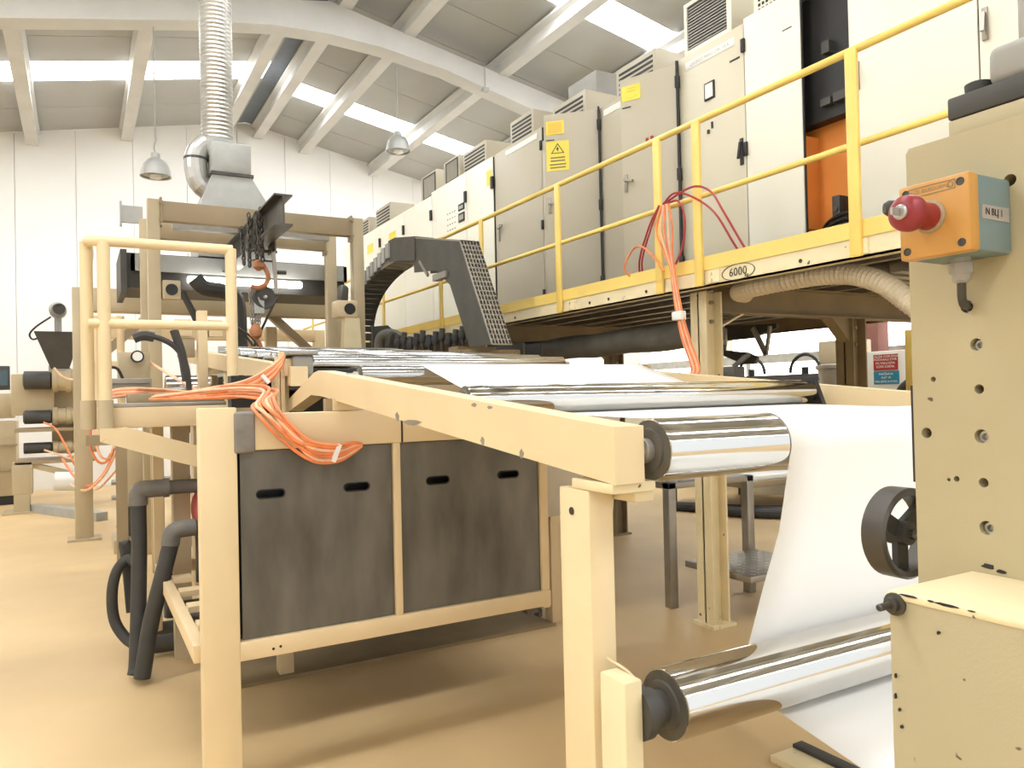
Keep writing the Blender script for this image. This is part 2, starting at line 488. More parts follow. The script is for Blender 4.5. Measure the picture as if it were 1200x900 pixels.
# chain hoist
t = thing('chain_hoist', 'rusty chain hoist with orange hooks hanging from the monorail beam', 'hoist', (1.46, 7.35, 2.1))
b = B()
for s in (-1, 1):
    b.box(1.5 + s * 0.095 - 0.006, 1.5 + s * 0.095 + 0.006, 7.2, 7.5, 2.98, 3.16)
    for yy in (7.27, 7.43):
        b.cyl((1.5 + s * 0.03, yy, 3.10), (1.5 + s * 0.10, yy, 3.10), 0.04, 12)
b.cyl((1.36, 7.35, 2.99), (1.64, 7.35, 2.99), 0.014, 8)
b.cyl((1.62, 7.35, 2.80), (1.72, 7.35, 2.80), 0.02, 8)
part('trolley', b, 'steel_dark', t)
def chain(b, p0, p1, ls=0.055, r=0.009):
    p0, p1 = Vector(p0), Vector(p1)
    d = p1 - p0; n = max(2, int(d.length / (ls * 0.75))); dn = d.normalized()
    u = dn.orthogonal().normalized(); w = dn.cross(u)
    for k in range(n):
        c = p0 + d * ((k + 0.5) / n)
        s = u if k % 2 else w
        b.tube([c + dn * (ls / 2) * math.cos(a) + s * (ls * 0.3) * math.sin(a) for a in [2 * math.pi * q / 8 for q in range(8)]], r, 5, 1, True)
    return b
for (a, c) in (((1.38, 7.3, 3.32), (1.37, 7.25, 2.82)), ((1.42, 7.2, 3.30), (1.43, 7.2, 2.80)), ((1.45, 7.12, 3.34), (1.46, 7.12, 2.85)), ((1.40, 7.05, 3.28), (1.44, 7.1, 2.9)), ((1.34, 7.45, 3.2), (1.35, 7.4, 2.86))):
    part('chain', chain(B(), a, c), 'steel_dark', t)
part('hoist_drum', B().lathe((1.505, 7.30, 2.55), (0.15, -1, 0), [(0.05, -0.11), (0.105, -0.10), (0.11, 0.0), (0.10, 0.02), (0.06, 0.01), (0.03, 0.02)], 24), 'dark_grey', t)
part('drum_hub', B().lathe((1.508, 7.28, 2.55), (0.15, -1, 0), [(0.018, -0.06), (0.018, 0.02), (0.008, 0.025)], 12), 'galvanised', t)
hk = [(1.46, 7.2, 2.86), (1.50, 7.2, 2.80), (1.525, 7.2, 2.73), (1.50, 7.2, 2.66), (1.44, 7.2, 2.625), (1.37, 7.2, 2.63)]
part('upper_hook', B().tube(hk, 0.022, 10, 4), 'hook_orange', t)
part('upper_shackle', B().lathe((1.44, 7.2, 2.84), (0, 0, 1), [(0.02, -0.06), (0.05, -0.03), (0.048, 0.02), (0.02, 0.04)], 12), 'hook_orange', t)
part('strap', B().bar((1.60, 7.32, 3.0), (1.62, 7.32, 2.60), 0.035, 0.02, (0, 1, 0)), 'steel_grey', t)
for xx in (1.375, 1.405, 1.44, 1.47):
    part('chain', chain(B(), (xx, 7.3, 2.62 if xx < 1.42 else 2.45), (xx + (1.425 - xx) * 0.3, 7.3, 2.30), 0.04, 0.006), 'steel_grey', t)
part('chain_guard', B().box(1.41, 1.50, 7.28, 7.32, 2.40, 2.55), 'galv_matte', t)
part('hook_block', B().lathe((1.425, 7.3, 2.21), (0, 0, 1), [(0.02, -0.05), (0.05, -0.02), (0.058, 0.03), (0.035, 0.08), (0.015, 0.1)], 14), 'hook_orange', t)
part('lower_hook', B().tube([(1.425, 7.3, 2.17), (1.46, 7.3, 2.12), (1.465, 7.3, 2.06), (1.42, 7.3, 2.02), (1.38, 7.3, 2.05), (1.385, 7.3, 2.10)], 0.017, 8, 4), 'hook_orange', t)

# ================================================================ REAR SUPPORT FRAME
t = thing('rear_support_frame', 'cream steel frame with diagonal braces behind the lifting gantry', 'frame', (1.6, 10.45, 0))
for x0, x1 in ((-0.06, 0.13), (3.05, 3.22)):
    part('post', B().box(x0, x1, 10.35, 10.55, 0, 2.98, 0.01), 'tan_light', t)
    part('base_plate', B().box(x0 - 0.08, x1 + 0.08, 10.28, 10.62, 0, 0.025), 'tan_light', t)
part('crossbeam', B().box(0.13, 3.05, 10.35, 10.55, 2.70, 2.98, 0.01), 'tan_light', t)
part('crossbeam', B().box(0.13, 3.05, 11.3, 11.45, 2.45, 2.62, 0.01), 'cream_clean', t)
for x0, x1 in ((0.0, 0.13), (3.05, 3.2)):
    part('post', B().box(x0, x1, 11.3, 11.45, 0, 2.62, 0.01), 'cream_clean', t)
for (p0, p1) in (((0.10, 10.45, 2.05), (0.85, 10.45, 2.75)), ((3.08, 10.45, 1.95), (2.2, 10.45, 2.76)), ((3.08, 11.37, 1.7), (2.0, 11.37, 2.5))):
    part('brace', B().bar(p0, p1, 0.10, 0.12, (0, 1, 0)), 'tan', t)
solo('tie_rod', B().tube([(2.05, 9.2, 2.82), (1.85, 9.2, 2.40), (1.72, 9.2, 2.1)], 0.014, 6, 2), 'black', 'thin black gas strut below the extraction hood', 'strut')
# dark hanging hoses between hood and machine, behind left gantry post
b = B().tube([(1.12, 9.0, 2.95), (1.22, 9.0, 2.85), (1.42, 9.0, 2.82), (1.56, 9.0, 2.72), (1.58, 9.0, 2.2)], 0.085, 10, 4)
solo('hanging_hose', b, 'rubber', 'thick black hose hanging from the extraction hood', 'hose')
b = B().tube([(0.98, 8.9, 2.78), (1.10, 8.9, 2.52), (1.18, 8.9, 2.25), (1.17, 8.9, 1.9)], 0.035, 8, 4)
solo('hanging_hose', b, 'rubber', 'thin black cable hanging beside the left gantry post', 'cable')
for k in range(5):
    b = B().tube([(1.38 + 0.02 * k, 8.7, 2.42), (1.46 + 0.05 * k, 8.7, 2.28), (1.52 + 0.075 * k, 8.7, 2.02)], 0.012, 6, 4)
    solo('hanging_hose', b, 'rubber', 'thin black wire, %s of the five fanning out under the hood' % ['leftmost', 'second from left', 'middle one', 'second from right', 'rightmost'][k], 'cable', 'fan of black wires under the hood')
solo('junction_box', B().box(0.70, 0.86, 7.92, 8.02, 2.58, 2.76, 0.01), 'tan_light', 'small tan junction box with round socket on left gantry post', 'junction box')
part('socket', B().lathe((0.78, 7.921, 2.67), (0, -1, 0), [(0.055, 0), (0.055, 0.012), (0.04, 0.012), (0.04, 0.004)], 16), 'black', bpy.data.objects['junction_box'])
t = thing('winch_bracket', 'cream bracket with round bore bolted to the right gantry post', 'bracket', (2.5, 7.9, 2.0))
part('bore_housing', B().box(2.33, 2.56, 7.78, 7.98, 2.44, 2.62, 0.02), 'cream_clean', t)
part('bore', B().lathe((2.47, 7.782, 2.53), (0, -1, 0), [(0.06, 0.0), (0.06, 0.01), (0.05, 0.01), (0.05, 0.004)], 16), 'black', t)
part('arm_plate', B().prism([(2.42, 2.44), (2.58, 2.44), (2.60, 2.06), (2.44, 1.98), (2.40, 2.1)], 'y', 7.80, 7.90), 'cream_worn', t)
part('clamp', B().box(2.42, 2.53, 7.74, 7.86, 1.85, 2.02, 0.02).box(2.55, 2.68, 7.74, 7.86, 1.85, 2.06, 0.02), 'cream_worn', t)
part('motor', B().cyl((2.44, 7.95, 2.60), (2.50, 8.1, 2.78), 0.06, 14), 'carrier', t)
solo('junction_box', B().box(2.12, 2.26, 10.2, 10.32, 1.95, 2.55, 0.01), 'cream_clean', 'cream upright terminal box under the rear frame brace', 'junction box')

# ================================================================ RAISED PLATFORM
PX = 3.55
t = thing('raised_platform', 'raised steel platform carrying the row of electrical cabinets', 'platform', (4.6, 8.0, 0))
def beam_c(b, x, y0, y1, z0, z1, s=1):
    # channel section, flanges pointing inward
    b.box(x, x + 0.012, y0, y1, z0, z1)
    b.box(x, x + s * 0.07, y0, y1, z0, z0 + 0.012)
    b.box(x, x + s * 0.07, y0, y1, z1 - 0.012, z1)
    return b
fb = B(); beam_c(fb, PX, 0.9, 14.2, 2.27, 2.40)
fascia = part('fascia_beam', fb, 'cream_worn', t)
part('toe_board', B().box(PX - 0.008, PX + 0.004, 0.9, 14.2, 2.375, 2.465), 'yellow', t)
for yb in (2.57, 3.62, 5.25, 7.8):
    b = B().box(PX - 0.012, PX, yb - 0.05, yb + 0.05, 2.285, 2.365)
    for zz in (2.305, 2.345):
        b.cyl((PX - 0.012, yb + 0.02, zz), (PX - 0.022, yb + 0.02, zz), 0.011, 8)
    part('splice_plate', b, 'cream_worn', fascia)
for yb in (2.95, 4.3, 5.0, 6.2, 6.9, 4.75):
    part('bolt_hole', B().lathe((PX - 0.001, yb, 2.315), (-1, 0, 0), [(0.012, 0), (0.012, 0.004), (0.006, 0.004)], 8), 'black', fascia)
# chalk mark "6000" in an oval
tb = text_builder('6000', 0.075, (PX - 0.004, 3.42, 2.325), (0, -1, 0), (0, 0, 1))
tb = merge(tb, text_builder('kg', 0.035, (PX - 0.004, 3.35, 2.297), (0, -1, 0), (0, 0, 1)))
tb.tube([(PX - 0.003, 3.42 + 0.135 * math.cos(a), 2.325 + 0.05 * math.sin(a)) for a in [2 * math.pi * k / 24 for k in range(24)]], 0.0025, 4, 1, True)
part('chalk_marking', tb, 'steel_dark', fascia)
y = 0.9
while y < 14.1:
    part('deck_plate', B().box(PX + 0.02, 6.6, y + 0.004, min(y + 1.2, 14.2) - 0.004, 2.385, 2.41), 'dark_grey', t)
    y += 1.2
for k in range(9):
    part('deck_rib', B().box(3.75 + 0.32 * k, 3.81 + 0.32 * k, 0.9, 14.2, 2.33, 2.385), 'steel_grey', t)
part('back_beam', beam_c(B(), 6.55, 0.9, 14.2, 2.2, 2.385, 1), 'wood_brown', t)
def hpost(x, y, z1, m='cream_worn', w=0.15):
    b = B().box(x, x + 0.012, y - w / 2, y + w / 2, 0.02, z1).box(x + w - 0.012, x + w, y - w / 2, y + w / 2, 0.02, z1).box(x, x + w, y - 0.006, y + 0.006, 0.02, z1)
    p = part('post', b, m, t)
    part('base_plate', B().box(x - 0.03, x + w + 0.03, y - w / 2 - 0.03, y + w / 2 + 0.03, 0, 0.02), m, p)
    for zz in (z1 - 0.07, z1 - 0.2):
        part('bolt', B().cyl((x + w * 0.5 + 0.03, y - 0.006, zz), (x + w * 0.5 + 0.03, y - 0.03, zz), 0.014, 8), 'steel_grey', p)
for yy in (3.93, 7.0, 9.6, 11.8, 14.0):
    hpost(3.69, yy, 2.27)
    b = B().box(3.84, 6.5, yy - 0.006, yy + 0.006, 2.13, 2.33).box(3.84, 6.5, yy - 0.06, yy + 0.06, 2.13, 2.142).box(3.84, 6.5, yy - 0.06, yy + 0.06, 2.318, 2.33)
    part('cross_beam', b, 'wood_brown', t)
    hpost(5.2, yy, 2.13, 'wood_brown', 0.16)
    part('knee_brace', B().bar((3.85, yy, 2.02), (4.12, yy, 2.14), 0.03, 0.012), 'cream_worn', t)
    part('knee_gusset', B().prism([(5.2, 2.13), (5.0, 2.13), (5.2, 1.95)], 'y', yy - 0.05, yy + 0.05), 'wood_brown', t)
b = B().tube([(3.99, 4.08 + 0.25 * k, 2.02 + 0.008 * math.sin(k * 1.9)) for k in range(38)], 0.105, 14, 2)
solo('duct_hose', b, 'lagging', 'thick dark lagged pipe slung under the platform front edge', 'pipe')
solo('cable_trough', B().box(3.45, 3.47, 5.9, 13.6, 1.93, 2.06).box(3.47, 3.66, 5.9, 13.6, 1.93, 1.95).box(3.64, 3.66, 5.9, 13.6, 1.95, 2.06), 'dark_grey', 'dark steel cable trough running below the platform fascia', 'cable tray')
hose = [(4.05, 3.84, 2.26), (3.86, 3.72, 2.25), (3.76, 3.52, 2.245), (3.75, 3.24, 2.25), (3.75, 2.99, 2.25), (3.75, 2.76, 2.22), (3.72, 2.56, 2.14), (3.70, 2.40, 2.02), (3.68, 2.2, 1.86), (3.66, 2.1, 1.7), (3.65, 2.05, 1.2), (3.64, 2.05, 0.05)]
solo('corrugated_hose', B().tube(hose, 0.052, 16, 14, rib=0.16), 'hose_beige', 'beige corrugated hose looping out from under the platform', 'hose', angle=8)
b = B()
for k in range(7):
    b.box(4.2, 6.4, 2.35 + 0.14 * k, 2.43 + 0.14 * k, 2.27, 2.325)
part('rib_sheet', b, 'steel_grey', t)

# ================================================================ GUARDRAIL
t = thing('guardrail', 'yellow tubular guardrail along the raised platform edge', 'guardrail', (PX, 6.0, 2.28))
part('top_rail', B().cyl((PX, 0.95, 3.36), (PX, 13.9, 3.36), 0.021, 14), 'yellow', t)
part('mid_rail', B().cyl((PX, 0.95, 2.865), (PX, 13.9, 2.865), 0.018, 12), 'yellow', t)
for yy in (1.45, 2.58, 3.74, 4.13, 5.41, 6.82, 7.82, 9.67, 11.4, 13.2):
    part('post', B().box(PX - 0.030, PX - 0.008, yy - 0.034, yy + 0.034, 2.275, 3.355, 0.004), 'yellow', t)

# ================================================================ ELECTRICAL CABINETS
FX, CB = 4.35, 2.41
def handle(parent, y, z, tall=0.17, m='black', x=None):
    x = FX - 0.02 if x is None else x
    b = B().box(x - 0.012, x, y - 0.016, y + 0.016, z - tall / 2, z + tall / 2, 0.003)
    b.bar((x - 0.02, y, z + tall * 0.35), (x - 0.055, y - 0.01, z - tall * 0.3), 0.018, 0.014)
    return part('handle', b, m, parent)
def hinges(parent, y, zs, x=FX - 0.02):
    for z in zs:
        part('hinge', B().box(x - 0.018, x + 0.002, y - 0.018, y + 0.018, z - 0.05, z + 0.05, 0.004), 'black', parent)
def cabinet(y0, y1, z1, doors, label, m='cabinet', depth=0.6, shell=False):
    c = thing('electrical_cabinet', label, 'cabinet', (FX + depth / 2, (y0 + y1) / 2, CB), 'row of electrical cabinets on the platform')
    if shell:
        b = B().box(FX, FX + depth, y0 + 0.003, y0 + 0.02, CB, z1).box(FX, FX + depth, y1 - 0.02, y1 - 0.003, CB, z1).box(FX + depth - 0.02, FX + depth, y0 + 0.003, y1 - 0.003, CB, z1).box(FX, FX + depth, y0 + 0.003, y1 - 0.003, z1 - 0.02, z1).box(FX, FX + depth, y0 + 0.003, y1 - 0.003, CB, CB + 0.03)
    else:
        b = B().box(FX, FX + depth, y0 + 0.003, y1 - 0.003, CB, z1, 0.004)
    part('body', b, m, c)
    out = []
    for (a, b_) in doors:
        d = part('door', B().box(FX - 0.02, FX - 0.001, a + 0.004, b_ - 0.004, CB + 0.05, z1 - 0.012, 0.004), m, c)
        part('seam', B().box(FX - 0.012, FX + 0.001, a - 0.007, a + 0.005, CB + 0.05, z1 - 0.02), 'black', d)
        out.append(d)
    return c, out
# nearest, right of the wide white door
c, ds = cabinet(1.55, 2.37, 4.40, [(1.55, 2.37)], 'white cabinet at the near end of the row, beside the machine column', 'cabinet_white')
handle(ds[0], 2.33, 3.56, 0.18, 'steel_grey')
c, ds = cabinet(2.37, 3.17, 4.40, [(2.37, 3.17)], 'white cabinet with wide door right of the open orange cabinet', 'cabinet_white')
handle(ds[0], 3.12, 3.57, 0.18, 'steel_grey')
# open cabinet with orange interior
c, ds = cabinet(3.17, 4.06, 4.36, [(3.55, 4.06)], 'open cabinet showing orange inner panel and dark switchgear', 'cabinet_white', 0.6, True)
part('inner_plate', B().box(FX + 0.48, FX + 0.50, 3.2, 4.03, CB + 0.05, 4.32), 'black', c)
part('upper_chassis', B().box(FX + 0.10, FX + 0.46, 3.22, 4.0, 3.42, 4.3), 'black', c)
part('orange_panel', B().box(FX + 0.20, FX + 0.24, 3.22, 3.98, 2.62, 3.42), 'orange_box', c)
part('orange_side', B().box(FX + 0.05, FX + 0.20, 3.60, 3.62, 2.7, 3.35), 'orange_box', c)
for yy, zz in ((3.40, 2.76), (3.27, 2.82)):
    b = B().box(FX + 0.10, FX + 0.2, yy - 0.03, yy + 0.03, zz - 0.10, zz + 0.13, 0.006)
    b.cyl((FX + 0.09, yy, zz + 0.04), (FX + 0.10, yy, zz + 0.04), 0.02, 10).cyl((FX + 0.09, yy, zz - 0.05), (FX + 0.10, yy, zz - 0.05), 0.02, 10)
    part('fuse_holder', b, 'dark_grey', c)
part('insulator', B().box(FX + 0.12, FX + 0.18, 3.19, 3.235, 2.95, 3.22, 0.006), 'label_yellow', c)
part('insulator_rod', B().lathe((FX + 0.13, 3.24, 3.22), (0, 0, 1), [(0.012, 0), (0.012, 0.06), (0.03, 0.07), (0.012, 0.09), (0.01, 0.2), (0.03, 0.22), (0.03, 0.26), (0.01, 0.28)], 12), 'steel_grey', c)
for k in range(3):
    part('cable', B().tube([(FX + 0.1, 3.2, 2.66 + 0.03 * k), (FX + 0.08, 3.32, 2.68 + 0.035 * k), (FX + 0.09, 3.45, 2.66 + 0.03 * k), (FX + 0.14, 3.56, 2.6 + 0.03 * k)], 0.012, 6, 4), 'black', c)
part('lower_busbar', B().box(FX + 0.06, FX + 0.3, 3.22, 3.6, 2.52, 2.56).box(FX + 0.06, FX + 0.3, 3.22, 3.6, 2.46, 2.49), 'dark_grey', c)
for (a, b_, z0, z1) in ((3.24, 3.36, 3.50, 3.56), (3.38, 3.46, 3.50, 3.55), (3.38, 3.44, 3.85, 3.93)):
    part('terminal_block', B().box(FX + 0.05, FX + 0.10, a, b_, z0, z1), 'dark_grey', c)
b = B().box(FX - 0.022, FX - 0.02, 3.62, 3.70, 4.10, 4.108)
part('latch_mark', b, 'black', ds[0])
# closed door with label strip and black handle
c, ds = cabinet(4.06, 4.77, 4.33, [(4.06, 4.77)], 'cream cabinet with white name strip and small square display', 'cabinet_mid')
d = ds[0]
part('name_strip', B().box(FX - 0.024, FX - 0.02, 4.15, 4.68, 4.19, 4.255, 0.001), 'label_white', d)
part('strip_lettering', text_builder('ÇEVİRİCİ PANO  CW   13 A', 0.034, (FX - 0.0245, 4.415, 4.222), (0, -1, 0), (0, 0, 1), 0.0003), 'grey_paint', d)
part('display', B().box(FX - 0.032, FX - 0.02, 4.36, 4.47, 3.87, 4.01, 0.004), 'black', d)
part('display_face', B().box(FX - 0.035, FX - 0.032, 4.375, 4.455, 3.885, 3.995), 'label_white', d)
part('key_switch', B().box(FX - 0.03, FX - 0.02, 4.39, 4.405, 3.64, 3.69).box(FX - 0.03, FX - 0.02, 4.43, 4.45, 3.61, 3.64), 'black', d)
part('latch_mark', B().box(FX - 0.024, FX - 0.02, 4.10, 4.20, 4.075, 4.088), 'black', d)
handle(d, 4.10, 3.37, 0.20)
hinges(d, 4.06, (4.15, 3.38, 2.55))
# two cabinets with a leaf standing open
def open_leaf(c, hy, ang, w, z1, m='cabinet'):
    hx = FX - 0.02
    b = B().box(-0.02, 0.0, 0.0, w, CB + 0.05, z1 - 0.012, 0.004)
    M = Matrix.Translation((hx, hy, 0)) @ Matrix.Rotation(ang, 4, 'Z')
    d = part('door', b.xform(M), m, c)
    def on(bld, name, mm):
        return part(name, bld.xform(M), mm, d)
    return d, on
for (y0, y1, ang, which) in ((4.77, 5.88, math.radians(24.5), 2), (5.88, 6.91, math.radians(46), 1)):
    lab = {2: 'cabinet with half-open door carrying one small yellow label', 1: 'cabinet with open door carrying a yellow lightning warning sign'}[which]
    c, ds = cabinet(y0, y1, 4.30, [(y0 + 0.55, y1)], lab, 'cabinet', 0.6, True)
    part('inner_plate', B().box(FX + 0.4, FX + 0.42, y0 + 0.03, y1 - 0.03, CB + 0.05, 4.27), 'grey_paint', c)
    part('name_strip', B().box(FX - 0.024, FX - 0.02, y0 + 0.62, y1 - 0.08, 4.19, 4.25), 'label_white', ds[0])
    d, on = open_leaf(c, y0, ang, 0.53, 4.295)
    on(B().box(-0.045, -0.02, -0.012, 0.006, CB + 0.1, 4.3).box(-0.05, -0.015, -0.02, 0.015, 4.08, 4.18, 0.004).box(-0.05, -0.015, -0.02, 0.015, 3.32, 3.42, 0.004).box(-0.05, -0.015, -0.02, 0.015, 2.6, 2.7, 0.004), 'hinge', 'black')
    on(B().box(-0.026, -0.02, 0.43, 0.51, 4.03, 4.038), 'latch_mark', 'dark_grey')
    on(B().box(-0.024, -0.02, 0.335, 0.51, 4.085, 4.215), 'notice_label', 'label_yellow')
    if which == 1:
        on(B().box(-0.0245, -0.0241, 0.355, 0.49, 4.10, 4.20), 'notice_print', 'label_orange')
        on(B().box(-0.024, -0.02, 0.29, 0.51, 3.735, 4.02), 'warning_sign', 'label_yellow')
        b = B()
        tri = [(0.335, 3.90), (0.465, 3.90), (0.40, 4.00)]
        tri2 = [(0.348, 3.907), (0.452, 3.907), (0.40, 3.987)]
        b.prism(tri, 'x', -0.0248, -0.024, [tri2])
        b.prism([(0.412, 3.975), (0.385, 3.942), (0.398, 3.942), (0.392, 3.912), (0.416, 3.950), (0.402, 3.950)], 'x', -0.0248, -0.024)
        on(b, 'lightning_symbol', 'black')
        b = B()
        for zz, w in ((3.86, 0.07), (3.83, 0.07), (3.795, 0.08), (3.765, 0.075)):
            b.box(-0.0247, -0.024, 0.40 - w, 0.40 + w, zz - 0.007, zz + 0.007)
        on(b, 'warning_print', 'wood_brown')
        hz = 3.43
    else:
        b = B()
        for zz in (4.19, 4.165): b.box(-0.0247, -0.024, 0.38, 0.46, zz - 0.004, zz + 0.004)
        b.tube([(-0.0245, 0.42 + 0.055 * math.cos(a), 4.128 + 0.022 * math.sin(a)) for a in [math.pi + math.pi * k / 8 for k in range(9)]], 0.002, 4, 1)
        on(b, 'notice_print', 'label_orange')
        on(B().box(-0.03, -0.02, 0.225, 0.25, 3.70, 3.74).box(-0.03, -0.02, 0.27, 0.295, 3.69, 3.73), 'indicator', 'red_dark')
        hz = 3.41
    hb = B().box(-0.032, -0.02, 0.475, 0.505, hz - 0.1, hz + 0.05, 0.003)
    hb.bar((-0.04, 0.49, hz), (-0.06, 0.41, hz - 0.02), 0.02, 0.02).cyl((-0.02, 0.49, hz), (-0.055, 0.49, hz), 0.014, 8)
    on(hb, 'handle', 'steel_grey')
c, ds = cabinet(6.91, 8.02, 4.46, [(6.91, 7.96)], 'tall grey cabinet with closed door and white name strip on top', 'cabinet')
part('name_strip', B().box(FX - 0.024, FX - 0.02, 7.0, 7.7, 4.35, 4.41), 'label_white', ds[0])
hb = B().box(FX - 0.032, FX - 0.02, 7.87, 7.91, 3.4, 3.6, 0.003).bar((FX - 0.05, 7.89, 3.55), (FX - 0.06, 7.76, 3.56), 0.02, 0.02)
part('handle', hb, 'steel_grey', ds[0])
hinges(ds[0], 6.92, (4.25, 3.4, 2.66))
# bright far cabinets
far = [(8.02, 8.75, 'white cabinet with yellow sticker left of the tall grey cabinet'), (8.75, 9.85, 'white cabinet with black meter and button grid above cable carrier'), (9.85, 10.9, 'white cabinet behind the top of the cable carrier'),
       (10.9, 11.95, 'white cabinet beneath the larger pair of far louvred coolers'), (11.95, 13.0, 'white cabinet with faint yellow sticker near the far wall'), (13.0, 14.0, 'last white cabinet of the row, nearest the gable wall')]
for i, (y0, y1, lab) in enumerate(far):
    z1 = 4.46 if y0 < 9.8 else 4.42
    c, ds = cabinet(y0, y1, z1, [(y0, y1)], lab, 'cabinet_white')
    part('hinge', B().box(FX - 0.045, FX - 0.018, y0 - 0.02, y0 + 0.03, 4.06, 4.20), 'black', ds[0])
    if i == 0:
        part('sticker', B().box(FX - 0.024, FX - 0.02, 8.05, 8.18, 4.12, 4.3), 'label_yellow', ds[0])
    if i == 1:
        part('meter', B().box(FX - 0.03, FX - 0.02, 8.80, 8.98, 3.84, 3.96, 0.004).box(FX - 0.03, FX - 0.02, 8.80, 8.98, 3.99, 4.08, 0.004), 'black', ds[0])
        part('meter_face', B().box(FX - 0.033, FX - 0.03, 8.83, 8.95, 3.87, 3.93).box(FX - 0.033, FX - 0.03, 8.83, 8.95, 4.01, 4.05), 'grey_paint', ds[0])
        b = B()
        for r in range(5):
            for q in range(4):
                b.box(FX - 0.027, FX - 0.02, 9.08 + 0.075 * q, 9.10 + 0.075 * q, 3.72 + 0.075 * r, 3.735 + 0.075 * r)
        part('button_grid', b, 'grey_paint', ds[0])
    if i in (3, 4):
        part('sticker', B().box(FX - 0.024, FX - 0.02, y0 + 0.35, y0 + 0.65, 4.05, 4.2), 'label_yellow', ds[0])

# ================================================================ COOLERS ON THE CABINETS
def cooler(y0, y1, z0, h, lab, kind='slats', x0=4.42, depth=0.42):
    c = thing('cabinet_cooler', lab, 'air conditioner', (x0 + depth / 2, (y0 + y1) / 2, z0), 'coolers on top of the cabinets')
    part('housing', B().box(x0, x0 + depth, y0, y1, z0, z0 + h, 0.012), 'cabinet', c)
    if kind == 'slats':
        n = 5
        for k in range(n):
            z = z0 + h * (0.16 + 0.15 * k)
            part('louvre', B().box(x0 - 0.004, x0 + 0.001, y0 + 0.04, y1 - 0.05, z, z + h * 0.075), 'black', c)
    elif kind == 'grille':
        part('grille_frame', B().prism([(y0, z0), (y1, z0), (y1, z0 + h), (y0, z0 + h)], 'x', x0 - 0.02, x0, [[(y0 + 0.03, z0 + 0.03), (y1 - 0.03, z0 + 0.03), (y1 - 0.03, z0 + h - 0.03), (y0 + 0.03, z0 + h - 0.03)]]), 'cabinet_white', c)
        part('grille_back', B().box(x0 - 0.006, x0 - 0.001, y0 + 0.03, y1 - 0.03, z0 + 0.03, z0 + h - 0.03), 'black', c)
        for k in range(14):
            z = z0 + 0.045 + (h - 0.08) * k / 14
            part('louvre', B().box(x0 - 0.013, x0 - 0.006, y0 + 0.03, y1 - 0.03, z, z + 0.007), 'steel_grey', c)
    else:
        part('window_frame', B().prism([(y0 + 0.03, z0 + 0.03), (y1 - 0.08, z0 + 0.03), (y1 - 0.08, z0 + h - 0.03), (y0 + 0.03, z0 + h - 0.03)], 'x', x0 - 0.006, x0, [[(y0 + 0.06, z0 + 0.05), (y1 - 0.11, z0 + 0.05), (y1 - 0.11, z0 + h - 0.05), (y0 + 0.06, z0 + h - 0.05)]]), 'black', c)
        part('pane', B().box(x0 - 0.003, x0, y0 + 0.06, y1 - 0.11, z0 + 0.05, z0 + h - 0.05), 'glass_dark', c)
cooler(4.22, 4.72, 4.335, 0.42, 'cooler with dark fine grille in white frame, nearest in row', 'grille', 4.38)
cooler(5.15, 5.72, 4.305, 0.30, 'slatted cooler above the half-open cabinet door with small label')
cooler(6.22, 6.82, 4.305, 0.32, 'slatted cooler above the lightning warning sign')
cooler(7.22, 7.74, 4.465, 0.30, 'slatted cooler above the tall grey cabinet')
cooler(8.35, 9.0, 4.465, 0.30, 'slatted cooler just left of the tall grey cabinet')
cooler(9.12, 9.62, 4.465, 0.34, 'cooler with framed glass pane, right one of the pair', 'pane')
cooler(9.86, 10.42, 4.425, 0.38, 'cooler with framed glass pane, left one of the pair', 'pane')
cooler(11.7, 12.4, 4.425, 0.34, 'slatted cooler, larger of the two far left coolers')
cooler(12.75, 13.3, 4.425, 0.32, 'slatted cooler at the far left end of the row')
solo('cabinet_cooler', B().box(4.95, 5.45, 6.75, 7.3, 4.31, 5.12, 0.01), 'grey_paint', 'plain dark grey vent box behind the slatted coolers', 'vent box')
t = thing('perforated_panel', 'white perforated metal cover standing above the open cabinet', 'panel', (4.5, 3.82, 4.365))
holes = []
part('cover', B().box(4.42, 4.75, 3.62, 4.04, 4.365, 4.75, 0.01), 'cabinet_white', t)
b = B()
for r in range(9):
    for q in range(6):
        b.box(4.416, 4.421, 3.79 + 0.036 * q, 3.81 + 0.036 * q, 4.39 + 0.038 * r, 4.41 + 0.038 * r)
part('perforation', b, 'black', t)

# ================================================================ CABLES ON THE PLATFORM RAIL
t = thing('rail_cable_bundle', 'orange cables tied over the platform rail, hanging down past the post', 'cables', (3.5, 3.9, 1.7))
for k in range(5):
    o = 0.018 * (k - 2)
    pts = [(3.50, 4.02 + o, 2.87), (3.47, 4.0 + o * 2.2, 2.70), (3.48, 3.98 + o * 1.2, 2.55), (3.49, 3.95 + o * 0.5, 2.42), (3.50, 3.95 + o * 0.6, 2.34), (3.50, 3.90 + o * 0.8, 2.1), (3.50, 3.84 + o, 1.92), (3.46, 3.72 + o, 1.74), (3.3, 3.6 + o, 1.68)]
    part('cable', B().tube(pts, 0.0075, 6, 5), 'peach_cable' if k % 2 else 'orange_cable', t)
for s, ex in ((1, 3.69), (0, 3.85)):
    part('cable', B().tube([(3.50, 4.04, 2.88), (3.48, ex + 0.05, 2.92), (3.5, ex - 0.1, 2.86), (3.5, 3.56 - 0.07 * s, 2.72), (3.55, 3.46 - 0.06 * s, 2.52), (3.6, 3.43 - 0.06 * s, 2.42)], 0.0075, 6, 5), 'red_dark', t)
part('cable', B().tube([(3.5, 4.05, 2.42), (3.5, 4.2, 2.58), (3.5, 4.32, 2.64), (3.5, 4.42, 2.6), (3.5, 4.48, 2.5), (3.58, 4.47, 2.42)], 0.0075, 6, 5), 'orange_cable', t)
